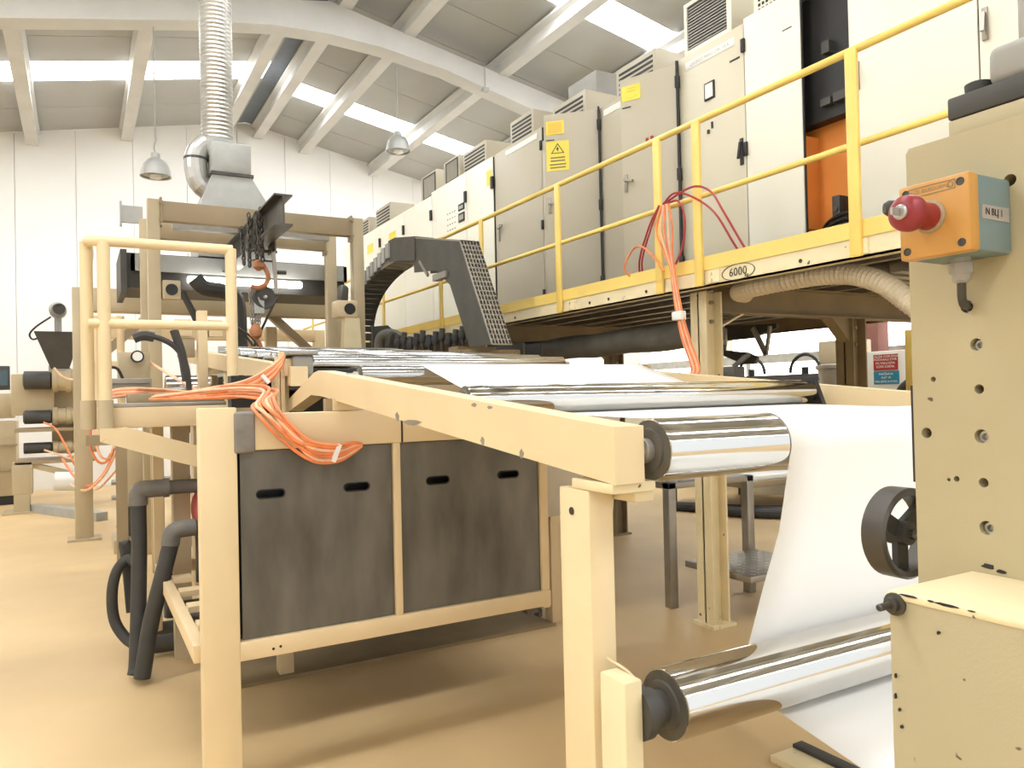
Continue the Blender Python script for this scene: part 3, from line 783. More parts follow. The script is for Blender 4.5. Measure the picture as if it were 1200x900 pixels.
for k in range(2):
    part('cable', B().tube([(3.5, 4.08, 2.88), (3.5, 4.16 + 0.03 * k, 2.76), (3.52, 4.3 + 0.03 * k, 2.55), (3.58, 4.37 + 0.03 * k, 2.42)], 0.0075, 6, 5), 'red_dark', t)
part('cable', B().tube([(3.5, 4.0, 2.88), (3.5, 3.88, 2.86), (3.5, 3.83, 2.72), (3.5, 3.86, 2.55), (3.5, 3.93, 2.45)], 0.0075, 6, 5), 'red_dark', t)
part('cable_tie', B().box(3.47, 3.52, 3.86, 3.95, 2.07, 2.13, 0.006), 'label_white', t)

# ================================================================ CABLE CARRIER ARCH
t = thing('cable_carrier', 'dark drag-chain cable carrier arching over beside the platform', 'cable carrier', (3.1, 7.4, 2.0))
X0, X1 = 2.98, 3.17
near = [(5.60, 2.02), (5.92, 2.02), (6.40, 2.74), (6.62, 2.86), (6.5, 2.93), (6.17, 2.97)]
b = B().prism([(5.60, 2.02), (6.02, 2.02), (6.40, 2.62), (6.70, 2.80), (7.25, 2.86), (7.25, 3.21), (6.17, 2.99)], 'x', X0, X0 + 0.012)
part('side_plate', b, 'carrier', t)
b = B().prism([(5.60, 2.02), (6.02, 2.02), (6.40, 2.62), (6.70, 2.80), (7.25, 2.86), (7.25, 3.21), (6.17, 2.99)], 'x', X1 - 0.012, X1)
part('side_plate', b, 'carrier', t)
b = B()
def ladder(b, p0, p1, n):
    p0, p1 = Vector(p0), Vector(p1)
    for k in range(n + 1):
        c = p0.lerp(p1, k / n)
        b.bar((X0, c.x, c.y), (X1, c.x, c.y), 0.012, 0.012)
    for xx in [X0 + (X1 - X0) * q / 6 for q in range(6)]:
        b.bar((xx, p0.x, p0.y), (xx, p1.x, p1.y), 0.010, 0.014)
ladder(b, (5.60, 2.02), (6.17, 2.985), 22)
ladder(b, (6.17, 2.985), (7.25, 3.215), 22)
part('perforated_tray', b, 'steel_grey', t)
part('tray_backing', B().bar((3.075, 5.63, 2.02), (3.075, 6.19, 2.965), 0.18, 0.006, (0, -1, 0.5)).bar((3.075, 6.19, 2.965), (3.075, 7.25, 3.19), 0.18, 0.006), 'carrier', t)
part('tray_fold', B().prism([(7.2, 2.98), (7.2, 3.22), (7.75, 3.31), (7.95, 3.31), (7.95, 3.08)], 'x', X0 - 0.01, X1 + 0.01), 'carrier', t)
part('tray_hook', B().box(X0 - 0.02, X0 + 0.05, 6.45, 6.75, 2.70, 2.76).bar((X0, 7.1, 2.95), (X0, 6.9, 2.78), 0.02, 0.03), 'steel_grey', t)
arc = [(7.75, 3.10)]
for k in range(18):
    a = k / 17
    yy = 7.8 + 1.55 * math.sin(a * math.pi / 2)
    zz = 2.30 + 0.78 * math.cos(a * math.pi / 2) ** 0.8
    arc.append((yy, zz))
arc.append((9.36, 2.05))
for i in range(len(arc) - 1):
    (y0, z0), (y1, z1) = arc[i], arc[i + 1]
    d = Vector((0, y1 - y0, z1 - z0)); ln = d.length
    nv = Vector((0, -d.z, d.y)).normalized()
    b = B().bar((3.12, y0, z0), (3.12, y0 + (y1 - y0) * 0.80, z0 + (z1 - z0) * 0.80), 0.26, 0.03, nv)
    for xx in (2.985, 3.255):
        b.bar(Vector((xx, y0, z0)) + nv * 0.03, Vector((xx, y1, z1)) + nv * 0.03, 0.016, 0.11, nv)
    part('chain_link', b, 'dark_grey' if i > 3 else 'steel_grey', t)
b = B()
for k in range(7):
    y0 = 7.9 + 0.13 * k; z0 = 3.28 - 0.03 * k
    b.box(X0 - 0.03, X0 - 0.01, y0, y0 + 0.10, z0 - 0.16, z0)
part('link_cover', b, 'galv_matte', t)
# cables and hoses lying behind the last rollers below the carrier
t = thing('hose_cluster', 'tangle of dark hoses and couplings at the foot of the cable carrier', 'hoses', (2.9, 8.0, 1.9))
part('bent_hose', B().tube([(3.0, 8.4, 2.0), (3.0, 8.4, 2.25), (3.06, 8.3, 2.33), (3.14, 8.1, 2.28), (3.22, 7.9, 2.12), (3.26, 7.8, 1.98)], 0.05, 10, 5), 'lagging', t)
part('bent_hose', B().tube([(2.97, 8.0, 2.0), (2.97, 8.0, 2.22), (3.02, 8.0, 2.30), (3.09, 8.0, 2.2), (3.1, 8.0, 1.98)], 0.035, 10, 5), 'dark_grey', t)
part('back_plate', B().prism([(2.96, 1.8), (2.96, 2.42), (3.15, 2.44), (3.4, 2.24), (3.4, 1.8)], 'y', 8.5, 8.53), 'dark_grey', t)
for k in range(12):
    x = 2.98 + 0.033 * k; yy = 7.75 - 0.09 * k
    part('coupling', B().lathe((x, yy, 2.16 + 0.03 * math.sin(k * 2.1)), (0.1, 0, 1), [(0.028, -0.03), (0.04, 0), (0.04, 0.05), (0.03, 0.06), (0.03, 0.1)], 10), 'rubber', t)
    part('hose_tail', B().tube([(x, yy, 2.16), (x + 0.01, yy, 2.0), (x + 0.02, yy, 1.8)], 0.02, 8, 3), 'rubber', t)
solo('terminal_housing', B().box(2.86, 3.45, 5.95, 6.0, 1.86, 2.0).box(3.0, 3.4, 6.3, 6.5, 1.9, 2.05), 'wood_brown', 'brown trough section under the cable carrier foot', 'housing')

# ================================================================ ROLLER STAND (front frame of the line)
def beam_poly(dz=0.0):
    return [(1.33, 1.40), (1.33, 1.525), (3.66, 1.735), (3.74, 1.728), (4.27, 1.60), (4.27, 1.535), (3.80, 1.62), (3.62, 1.612)]
t = thing('roller_stand', 'cream steel stand with sloping side beams carrying the front rollers', 'machine frame', (1.9, 2.4, 0))
def bevelled(b, off=0.006):
    ed = [e for e in b.bm.edges if len(e.link_faces) == 2 and e.calc_face_angle(0) > 0.6]
    bmesh.ops.bevel(b.bm, geom=ed, offset=off, segments=2, affect='EDGES')
    return b
part('side_beam', bevelled(B().prism(beam_poly(), 'x', 1.0, 1.08)), 'cream', t)
part('side_beam', bevelled(B().prism(beam_poly(), 'x', 2.86, 2.94)), 'cream', t)
part('leg', B().box(1.0, 1.068, 1.43, 1.555, 0, 1.378, 0.005), 'cream', t)
part('leg', B().box(2.87, 2.94, 1.43, 1.555, 0, 1.378, 0.005), 'cream', t)
part('leg_hole', B().lathe((0.999, 1.5, 1.325), (-1, 0, 0), [(0.009, 0), (0.009, 0.002), (0.004, 0.002)], 12), 'black', t)
part('foot_bracket', B().box(1.0, 1.12, 1.34, 1.50, 1.378, 1.402, 0.004).box(1.075, 1.13, 1.36, 1.46, 1.352, 1.378, 0.004), 'cream_worn', t)
part('gusset', B().prism([(1.44, 1.36), (1.47, 1.36), (1.47, 1.18)], 'x', 1.07, 1.078), 'cream_clean', t)
part('cross_tie', B().box(1.08, 2.86, 3.58, 3.66, 1.52, 1.58), 'cream_clean', t)
part('beam_bracket', B().box(0.99, 1.11, 3.38, 3.48, 1.545, 1.60, 0.004), 'cream_clean', t)
part('beam_bracket', B().box(0.96, 0.99, 3.40, 3.44, 1.543, 1.60), 'tan', t)
def blob(cy, cz, ry, rz, n=11, seed=0):
    rnd = random.Random(seed)
    return [(cy + ry * (0.65 + 0.5 * rnd.random()) * math.cos(2 * math.pi * k / n), cz + rz * (0.65 + 0.5 * rnd.random()) * math.sin(2 * math.pi * k / n)) for k in range(n)]
for i, (cy, cz, ry, rz) in enumerate(((2.48, 1.512, 0.085, 0.010), (2.62, 1.53, 0.02, 0.016), (1.95, 1.470, 0.013, 0.013), (1.73, 1.446, 0.011, 0.012), (2.0, 1.572, 0.02, 0.006), (1.90, 1.565, 0.015, 0.005))):
    part('paint_chip', B().prism(blob(cy, cz, ry, rz, 11, i), 'x', 0.9988, 1.001), 'steel_grey', t)
# pedestal for the lower roller
t2 = thing('roller_pedestal', 'cream bearing block holding the lower chrome roller', 'bearing block', (1.04, 1.33, 0))
part('block', B().box(0.985, 1.032, 1.295, 1.385, 0, 0.99, 0.005), 'cream_worn', t2)
part('bearing_collar', B().lathe((1.032, 1.325, 0.908), (1, 0, 0), [(0.058, 0.0), (0.058, 0.022), (0.052, 0.026), (0.044, 0.026), (0.044, 0.05), (0.036, 0.052), (0.036, 0.085)], 28), 'dark_grey', t2)
part('grease_pipe', B().tube([(1.03, 1.42, 1.0), (1.045, 1.37, 0.985), (1.055, 1.345, 0.965)], 0.004, 6, 3), 'cream_clean', t2)
part('block', B().box(2.86, 2.93, 1.25, 1.415, 0, 0.985, 0.005), 'cream_worn', t2)

# ================================================================ CHROME ROLLERS
def roller(y, z, r, x0, x1, label, m='chrome', face='disc_steel', hub=True):
    c = thing('chrome_roller', label, 'roller', ((x0 + x1) / 2, y, z - r), 'polished steel rollers')
    ch = 0.004
    part('shell', B().lathe((x0, y, z), (1, 0, 0), [(r * 0.93, 0.0), (r - ch * 0.3, 0.0), (r, ch), (r, x1 - x0 - ch), (r - ch * 0.3, x1 - x0), (r * 0.93, x1 - x0)], 56), m, c, angle=40)
    for xe, s in ((x0, -1), (x1, 1)):
        if hub:
            part('end_disc', B().lathe((xe - s * 0.002, y, z), (s, 0, 0), [(r * 0.95, 0.0), (r * 0.95, 0.0035), (r * 0.70, 0.0045), (r * 0.68, 0.010), (r * 0.55, 0.012), (r * 0.45, 0.012)], 40), face, c)
            part('shaft', B().lathe((xe, y, z), (s, 0, 0), [(r * 0.40, -0.01), (r * 0.40, 0.028), (r * 0.26, 0.030), (r * 0.26, 0.06)], 20), 'galvanised', c)
        else:
            part('shaft', B().cyl((xe, y, z), (xe + s * 0.05, y, z), r * 0.4, 12), 'steel_grey', c)
    return c
roller(1.352, 1.468, 0.071, 1.115, 2.80, 'chrome roller at the front end of the sloping cream beam')
roller(1.325, 0.908, 0.078, 1.115, 2.80, 'low chrome roller beside the machine column, near the floor')
roller(2.265, 1.583, 0.05, 1.10, 2.745, 'long thin chrome roller behind the front one, with black bearing')
roller(3.34, 1.70, 0.047, 1.10, 2.745, 'chrome roller where the white film leaves the roller bank', 'chrome_far')
bank = [(4.25, 1.792), (4.55, 1.822), (4.85, 1.846), (5.25, 1.878), (5.75, 1.915), (6.4, 1.965), (7.1, 2.02)]
names = ['nearest', 'second', 'third', 'fourth', 'fifth', 'sixth', 'farthest']
for (yy, zz), nm in zip(bank, names):
    roller(yy, zz, 0.05, 1.12, 2.78, 'chrome roller, %s in the bank below the lifting gantry' % nm, 'chrome_far', 'steel_dark', False)
t = thing('roller_bearing', 'black triangular bearing plate at the right end of thin roller', 'bearing', (2.78, 2.26, 1.52))
part('bearing_plate', B().prism([(2.19, 1.52), (2.33, 1.52), (2.30, 1.645), (2.24, 1.645)], 'x', 2.752, 2.775), 'black', t)
part('bearing_bolt', B().lathe((2.752, 2.25, 1.555), (-1, 0, 0), [(0.016, 0), (0.016, 0.012), (0.008, 0.012), (0.008, 0.016)], 12), 'galvanised', t)

# ================================================================ FILM WEB
def arc_pts(cy, cz, r, a0, a1, n, xl0, xl1):
    return [(cy + r * math.cos(math.radians(a0 + (a1 - a0) * k / n)), cz + r * math.sin(math.radians(a0 + (a1 - a0) * k / n)), xl0 + (xl1 - xl0) * k / n) for k in range(n + 1)]
path = [(3.72, 0.9, 1.42), (3.50, 1.55, 1.42)]
path += arc_pts(3.34, 1.70, 0.049, 20, 130, 8, 1.40, 1.40)
path += [(2.75, 1.578, 1.42)]
path += arc_pts(2.265, 1.583, 0.052, 290, 262, 4, 1.43, 1.43)
path += [(1.80, 1.520, 1.46)]
path += arc_pts(1.352, 1.468, 0.0735, 62, 205, 14, 1.485, 1.49)
path += [(1.32, 1.25, 1.485), (1.36, 1.10, 1.465)]
path += arc_pts(1.325, 0.908, 0.0805, 12, -96, 12, 1.445, 1.45)
path += [(1.06, 0.778, 1.45), (0.5, 0.70, 1.45), (-0.3, 0.6, 1.45), (-1.2, 0.5, 1.45)]
b = B()
NX = 10
top = [[b.bm.verts.new((xl + (2.70 - xl) * k / NX, y, z)) for k in range(NX + 1)] for y, z, xl in path]
for i in range(len(top) - 1):
    for k in range(NX):
        b.bm.faces.new((top[i][k], top[i][k + 1], top[i + 1][k + 1], top[i + 1][k]))
web = solo('film_web', b, 'web', 'wide white film sheet running over the rollers toward the column', 'film', angle=60)
md = web.modifiers.new('thickness', 'SOLIDIFY'); md.thickness = 0.0016; md.offset = 0

# ================================================================ REAR SIDE BEAMS OF THE ROLLER BANK
t = thing('rear_roller_frame', 'cream frame with rising side beams under the roller bank', 'machine frame', (1.9, 6.0, 0))
bp_ = [(4.12, 1.67), (4.12, 1.775), (8.6, 2.145), (8.6, 2.01)]
part('side_beam', bevelled(B().prism(bp_, 'x', 0.98, 1.07)), 'cream_clean', t)
part('side_beam', bevelled(B().prism(bp_, 'x', 2.84, 2.93)), 'cream_clean', t)
for yy in (4.6, 6.3, 7.9):
    for x in (0.99, 2.85):
        part('leg', B().box(x, x + 0.08, yy - 0.05, yy + 0.05, 0, 1.67 + (yy - 4.12) * 0.075, 0.004), 'cream_clean', t)
part('cross_tie', B().box(1.07, 2.84, 6.2, 6.3, 1.5, 1.6), 'tan', t)
part('shade_tray', B().prism([(4.15, 1.685), (7.4, 1.93), (7.4, 1.92), (4.15, 1.675)], 'x', 1.075, 2.835), 'dark_grey', t)  # dark sheet added so the gaps between rollers look shaded
part('guide_rail', B().box(1.14, 2.9, 7.55, 7.62, 2.05, 2.11), 'galvanised', t)
part('bearing_rail', B().box(1.02, 1.06, 4.2, 7.4, 1.80, 1.83).box(1.02, 1.06, 4.2, 4.3, 1.7, 1.83), 'galvanised', t)
b = B().box(2.94, 3.2, 4.3, 5.4, 1.66, 1.72, 0.01)
part('side_table', b, 'cream_worn', t)
t = thing('drive_housing', 'grey rounded drive housing at the roller bank corner', 'housing', (1.06, 4.3, 1.55))
part('cover', B().box(1.0, 1.11, 4.14, 4.42, 1.72, 1.838, 0.02, 3), 'grey_paint', t)
part('cover_face', B().box(0.96, 1.0, 4.18, 4.40, 1.725, 1.82, 0.008), 'cream_clean', t)
part('top_cap', B().box(0.97, 1.13, 4.12, 4.44, 1.838, 1.862, 0.006), 'grey_paint', t)
part('side_post', B().box(0.945, 0.965, 4.2, 4.26, 1.5, 1.86).box(0.925, 0.94, 4.2, 4.26, 1.5, 1.83), 'cream_clean', t)
part('belt_guard', B().box(0.74, 0.93, 4.5, 4.62, 1.56, 1.74), 'black', t)
# machine body glimpsed below the rear beams
t = thing('coating_unit', 'dark and cream machine body between deck and roller bank', 'machine', (1.6, 6.6, 0))
part('body', B().box(1.1, 2.5, 5.6, 7.8, 0.55, 1.42, 0.01), 'dark_grey', t)
part('side_plate', B().box(1.09, 1.1, 6.6, 8.4, 1.42, 1.95), 'tan_light', t)
part('chrome_drum', B().cyl((0.62, 6.9, 1.70), (2.7, 6.9, 1.70), 0.12, 32), 'chrome_far', t)
part('front_guard', B().box(1.1, 2.5, 5.55, 5.6, 1.0, 1.62), 'dark_grey', t)

# ================================================================ PANEL HOUSING
t = thing('panel_housing', 'cream frame holding two large dark steel panels with hand slots', 'machine housing', (1.3, 3.4, 0))
part('corner_post', B().box(0.425, 0.572, 3.36, 3.45, 0, 1.572, 0.006), 'cream', t)
part('corner_post', B().box(2.055, 2.10, 3.37, 3.45, 0.50, 1.55, 0.004), 'cream_clean', t)
cb = part('top_beam', B().box(0.575, 2.10, 3.362, 3.46, 1.388, 1.543, 0.006), 'cream_clean', t)
part('beam_joint', B().box(1.30, 1.308, 3.358, 3.364, 1.39, 1.541), 'black', cb)
part('tape_wrap', B().box(0.560, 0.645, 3.348, 3.474, 1.378, 1.552, 0.012, 3), 'tape', t)
br = part('bottom_rail', B().box(0.57, 2.10, 3.362, 3.42, 0.512, 0.592, 0.004), 'cream_clean', t)
for xx, zz in ((0.705, 0.543), (0.735, 0.548)):
    part('bolt_hole', B().lathe((xx, 3.362, zz), (0, -1, 0), [(0.006, 0), (0.006, 0.002), (0.003, 0.002)], 8), 'black', br)
part('divider', B().box(1.262, 1.296, 3.366, 3.41, 0.592, 1.388, 0.003), 'cream_clean', t)
for x0, x1, sl in ((0.586, 1.259, (0.71, 1.09)), (1.302, 2.052, (1.49, 1.875))):
    holes = [slot(s, 1.198, 0.118, 0.036) for s in sl]
    b = B().prism([(x0, 0.594), (x1, 0.594), (x1, 1.384), (x0, 1.384)], 'y', 3.385, 3.392, holes)
    p = part('panel', b, 'panel_steel', t)
    for s in sl:
        o, i_ = slot(s, 1.198, 0.124, 0.042), slot(s, 1.198, 0.112, 0.030)
        part('slot_rim', B().prism(o, 'y', 3.380, 3.386, [i_]), 'black', p)
part('slot_shade', B().box(0.58, 2.06, 3.465, 3.475, 0.594, 1.40), 'black', t)  # black sheet added behind the panels so the hand slots look dark
for z0 in (0.51,):
    part('side_rail', B().box(0.40, 0.45, 3.45, 5.4, z0, z0 + 0.075, 0.004), 'cream_clean', t)
    part('side_rail', B().box(2.05, 2.10, 3.45, 5.4, z0, z0 + 0.075, 0.004), 'cream_clean', t)
part('rear_rail', B().box(0.40, 2.10, 5.35, 5.4, 0.51, 0.585, 0.004), 'cream_clean', t)
for x in (0.40, 2.04):
    part('rear_post', B().box(x, x + 0.06, 5.34, 5.4, 0.51, 1.5), 'cream_clean', t)
part('rear_post', B().box(1.35, 1.45, 5.34, 5.4, 0, 1.5), 'dark_grey', t)
for k in range(4):
    part('shelf_bracket', B().box(0.45, 0.55, 3.7 + 0.35 * k, 3.80 + 0.35 * k, 0.57, 0.60), 'cream_clean', t)
part('shade_tray', B().box(0.45, 2.05, 3.78, 4.5, 0.50, 0.53), 'dark_grey', t)  # dark sheet added to deepen the shade under the housing
part('foot_clip', B().box(1.96, 2.04, 3.37, 3.42, 0.485, 0.512).box(2.03, 2.05, 3.37, 3.42, 0.46, 0.50), 'steel_dark', t)
t2 = thing('red_tank', 'dark red rounded tank behind the cream corner post', 'tank', (0.82, 4.9, 0.53))
part('tank_body', B().lathe((0.80, 4.85, 0.93), (0, 1, 0), [(0.05, -0.06), (0.16, -0.03), (0.20, 0.03), (0.20, 0.35), (0.1, 0.42)], 28), 'red_dark', t2)
part('tank_stand', B().box(0.70, 0.92, 4.9, 5.15, 0.53, 0.76), 'dark_grey', t2)
solo('equipment_box', B().box(1.12, 1.9, 4.3, 4.9, 0.54, 1.30, 0.01), 'dark_grey', 'dark machinery block inside the panel housing', 'machinery')

# ================================================================ HOSES AND PIPES AT THE LEFT
t = thing('drain_hose', 'thick black drain hose dropping straight down from grey elbow', 'hose', (0.29, 5.0, 0))
part('hose', B().tube([(0.295, 5.02, 1.02), (0.295, 5.02, 0.7), (0.285, 5.0, 0.4), (0.27, 4.97, 0.1), (0.26, 4.95, 0.035)], 0.043, 14, 4), 'rubber', t)
part('elbow_joint', B().tube([(0.295, 5.02, 1.0), (0.30, 5.02, 1.075), (0.34, 5.02, 1.09), (0.44, 5.02, 1.09)], 0.052, 14, 4), 'elbow_grey', t)
part('elbow_collar', B().lathe((0.43, 5.02, 1.09), (1, 0, 0), [(0.058, 0), (0.058, 0.03)], 14), 'elbow_grey', t)
part('pipe', B().cyl((0.44, 5.02, 1.09), (0.66, 5.02, 1.09), 0.043, 14), 'lagging', t)
t = thing('drain_hose', 'slanting thick black drain hose beside the straight one', 'hose', (0.4, 4.8, 0))
part('hose', B().tube([(0.45, 4.82, 0.80), (0.40, 4.82, 0.6), (0.34, 4.85, 0.35), (0.30, 4.86, 0.1), (0.29, 4.86, 0.04)], 0.045, 14, 4), 'rubber', t)
part('elbow_joint', B().tube([(0.445, 4.82, 0.78), (0.455, 4.82, 0.84), (0.49, 4.82, 0.865), (0.58, 4.82, 0.87)], 0.05, 14, 4), 'elbow_grey', t)
part('pipe', B().tube([(0.56, 4.82, 0.87), (0.60, 4.82, 0.86), (0.62, 4.82, 0.8), (0.62, 4.82, 0.55)], 0.042, 12, 4), 'dark_grey', t)
lp = [(0.29, 5.25, 0.62), (0.25, 5.3, 0.64), (0.19, 5.3, 0.58), (0.16, 5.3, 0.45), (0.17, 5.3, 0.28), (0.23, 5.25, 0.17), (0.30, 5.15, 0.13)]
solo('coiled_hose', B().tube(lp, 0.032, 12, 6), 'rubber', 'black hose looping out to the left of the drain hoses', 'hose')
solo('coiled_hose', B().tube([(0.27, 5.4, 0.66), (0.235, 5.4, 0.72), (0.25, 5.4, 0.6), (0.27, 5.35, 0.3)], 0.035, 12, 6), 'rubber', 'short black hose stub behind the drain hoses', 'hose')
t = thing('floor_pipe', 'dark pipe assembly with elbow lying on the floor by hoses', 'pipe', (0.45, 5.2, 0))
part('pipe', B().tube([(0.36, 5.35, 0.08), (0.45, 5.35, 0.075), (0.7, 5.35, 0.075), (1.1, 5.35, 0.075)], 0.055, 14, 2), 'dark_grey', t)
part('pipe', B().tube([(0.36, 5.65, 0.09), (0.5, 5.65, 0.085), (1.1, 5.65, 0.085)], 0.05, 14, 2), 'lagging', t)
part('elbow_joint', B().tube([(0.44, 5.7, 0.42), (0.50, 5.7, 0.40), (0.535, 5.7, 0.33), (0.54, 5.7, 0.15)], 0.062, 14, 4), 'dark_grey', t)
part('valve', B().box(0.42, 0.46, 5.55, 5.62, 0.10, 0.30, 0.01), 'cream_clean', t)

# ================================================================ OPERATOR DECK + RAILING
t = thing('operator_deck', 'small cream operator deck on a strut beside the housing', 'platform', (0.5, 5.3, 0))
part('fascia', B().box(0.14, 0.96, 4.97, 5.02, 1.455, 1.575, 0.005), 'cream_clean', t)
part('fascia', B().box(0.09, 0.14, 4.97, 6.4, 1.455, 1.575, 0.005), 'cream_clean', t)
part('deck_plate', B().box(0.10, 0.96, 4.98, 6.4, 1.575, 1.60, 0.004), 'steel_grey', t)
part('strut', B().prism([(0.105, 1.385), (0.225, 1.465), (0.80, 1.275), (0.80, 1.145)], 'y', 4.86, 4.96), 'cream', t)
part('strut_plate', B().prism([(0.10, 1.385), (0.10, 1.46), (0.23, 1.46)], 'y', 4.87, 4.96), 'cream_clean', t)
for x, y in ((0.60, 6.28), (0.85, 6.28), (0.50, 5.20)):
    part('deck_leg', B().box(x, x + 0.1, y, y + 0.1, 0, 1.455), 'tan_light', t)
part('wood_board', B().box(0.27, 0.85, 5.45, 5.65, 1.60, 1.66, 0.006), 'tan', t)
t = thing('deck_railing', 'cream tubular railing with double corner post on the operator deck', 'railing', (0.45, 5.2, 1.45))
part('top_rail', B().tube([(0.06, 5.30, 2.52), (0.055, 5.02, 2.525), (0.10, 4.93, 2.525), (0.45, 4.925, 2.525), (0.83, 4.925, 2.525)], 0.030, 14, 4), 'cream', t)
part('mid_rail', B().cyl((0.05, 4.925, 2.055), (0.82, 4.925, 2.055), 0.027, 14), 'cream', t)
for x, y in ((0.045, 5.02), (0.13, 4.925), (0.82, 4.925)):
    p = part('post', B().cyl((x, y, 1.46), (x, y, 2.53), 0.034, 16), 'cream', t)
    part('sleeve', B().cyl((x, y, 1.455), (x, y, 1.62), 0.041, 16), 'tan_light', p)
part('side_rail', B().cyl((0.05, 5.02, 2.055), (0.05, 5.9, 2.055), 0.027, 14), 'cream', t)
part('post', B().cyl((0.06, 5.9, 1.46), (0.06, 5.9, 2.53), 0.03, 14), 'cream', t)
part('top_rail', B().cyl((0.06, 5.3, 2.52), (0.06, 5.9, 2.52), 0.030, 14), 'cream', t)
t = thing('second_railing', 'short cream railing seen behind the operator deck', 'railing', (0.15, 8.4, 1.4))
for x in (0.16, 0.36):
    part('post', B().cyl((x, 8.4, 1.3), (x, 8.4, 2.45), 0.035, 12), 'cream_clean', t)
for z in (2.42, 1.98):
    part('rail', B().cyl((0.10, 8.4, z), (0.36, 8.4, z), 0.03, 12), 'cream_clean', t)
part('base', B().box(0.05, 0.5, 8.35, 8.45, 1.2, 1.3), 'tan', t)
part('base_leg', B().box(0.30, 0.40, 8.36, 8.44, 0, 1.2), 'tan', t)

# orange air lines across the deck
t = thing('orange_cable_bundle', 'bundle of orange cables drooping over the cream crossbeam', 'cables', (0.8, 3.6, 1.33))
for k in range(7):
    o = (k - 3)
    a = 0.015 * o; c_ = 0.014 * ((k * 3) % 5 - 2)
    pts = [(0.40 + a, 4.9, 1.62 + 0.012 * (k % 3)), (0.62 + a, 4.45, 1.645 + c_), (0.74 + a, 4.1, 1.65 + c_), (0.78 + a * 0.8, 3.72, 1.63 + c_), (0.70 + a, 3.46, 1.575 + 0.006 * k), (0.70 + a * 0.9, 3.33, 1.545 + c_ * 0.5), (0.77 + a * 0.6, 3.315 - 0.003 * k, 1.46 + c_), (0.87, 3.31 - 0.004 * k, 1.375 + a * 0.9), (0.98, 3.31 - 0.004 * k, 1.36 + a * 0.8), (1.06, 3.335, 1.378 + a * 0.5), (1.11, 3.365, 1.386 + a * 0.1)]
    part('cable', B().tube(pts, 0.0078, 7, 5), 'peach_cable' if k % 3 == 1 else 'orange_cable', t)
part('cable_tie', B().bar((0.955, 3.285, 1.325), (0.985, 3.285, 1.40), 0.012, 0.02), 'label_white', t)
t = thing('orange_cable_bundle', 'orange cables rising from the deck to the grey drive housing', 'cables', (0.85, 4.2, 1.6))
for k in range(6):
    a = 0.014 * (k - 2.5)
    pts = [(0.45, 4.75, 1.62 + 0.01 * (k % 3)), (0.66, 4.35, 1.65 + a * 0.8), (0.78, 4.22, 1.675 + a), (0.88, 4.17, 1.735 + a), (0.93, 4.15, 1.79 + a * 0.7), (0.955, 4.15, 1.835 + a * 0.3)]
    part('cable', B().tube(pts, 0.0075, 7, 5), 'peach_cable' if k % 2 else 'orange_cable', t)
part('cable_tie', B().bar((0.835, 4.14, 1.73), (0.87, 4.14, 1.69), 0.02, 0.02), 'label_white', t)
t = thing('deck_cable_bundle', 'orange cables lying along the far edge of the operator deck', 'cables', (0.4, 5.8, 1.6))
for k in range(5):
    pts = [(0.12, 5.25 + 0.1 * k, 1.615), (0.2, 5.5 + 0.1 * k, 1.64 + 0.012 * k), (0.35, 5.75, 1.65 + 0.012 * k), (0.6, 5.85, 1.64 + 0.01 * k), (0.85 + 0.03 * k, 5.6, 1.62)]
    part('cable', B().tube(pts, 0.009, 6, 5), 'orange_cable' if k % 2 else 'peach_cable', t)
part('cable', B().tube([(0.52, 7.2, 1.95), (0.62, 6.6, 1.82), (0.72, 6.0, 1.70), (0.76, 5.8, 1.64)], 0.012, 6, 5), 'peach_cable', t)
# lamp arm / sensor on the deck
b = B().tube([(0.70, 6.0, 1.60), (0.69, 6.0, 1.78), (0.66, 6.0, 1.92), (0.58, 6.0, 2.02), (0.46, 6.0, 2.07), (0.38, 6.0, 2.06)], 0.02, 8, 5)
b.tube([(0.34, 6.0, 2.055), (0.40, 6.0, 2.075), (0.47, 6.0, 2.065)], 0.035, 8, 4)
b.tube([(0.68, 6.0, 1.75), (0.65, 6.0, 1.95), (0.60, 6.0, 2.12)], 0.03, 8, 3)
solo('flexible_lamp', b, 'rubber', 'black gooseneck work lamp curving over the operator deck', 'lamp')
t = thing('control_post', 'cream post with two small switch boxes behind the railing', 'control post', (0.86, 6.4, 1.6))
part('post', B().box(0.80, 0.87, 6.3, 6.4, 1.60, 2.30, 0.004), 'cream_clean', t)
part('switch_box', B().box(0.64, 0.755, 6.3, 6.38, 2.10, 2.23, 0.006), 'cream_clean', t)
part('switch_box', B().box(0.88, 0.98, 6.3, 6.38, 2.10, 2.23, 0.006), 'cream_clean', t)
part('cable_box', B().box(0.66, 0.78, 6.32, 6.4, 1.94, 2.09, 0.006), 'tan', t)
t = thing('pressure_gauge', 'small round pressure gauge on the cream valve block', 'gauge', (0.38, 7.0, 1.8))
part('dial', B().lathe((0.42, 6.98, 1.98), (0, -1, 0), [(0.05, -0.02), (0.05, 0.02), (0.04, 0.02), (0.04, 0.014)], 18), 'black', t)
part('dial_face', B().lathe((0.42, 6.962, 1.98), (0, -1, 0), [(0.038, 0), (0.038, 0.002)], 16), 'label_white', t)
part('valve_block', B().box(0.28, 0.52, 7.05, 7.2, 1.72, 2.02, 0.008), 'tan_light', t)
part('manifold', B().box(0.16, 0.52, 6.9, 7.05, 1.66, 1.80, 0.006).box(0.18, 0.50, 6.86, 6.9, 1.76, 1.79), 'steel_grey', t)
part('air_line', B().tube([(0.18, 6.95, 1.8), (0.21, 6.95, 1.88), (0.27, 6.95, 1.88), (0.31, 6.95, 1.8)], 0.012, 6, 5), 'black', t)

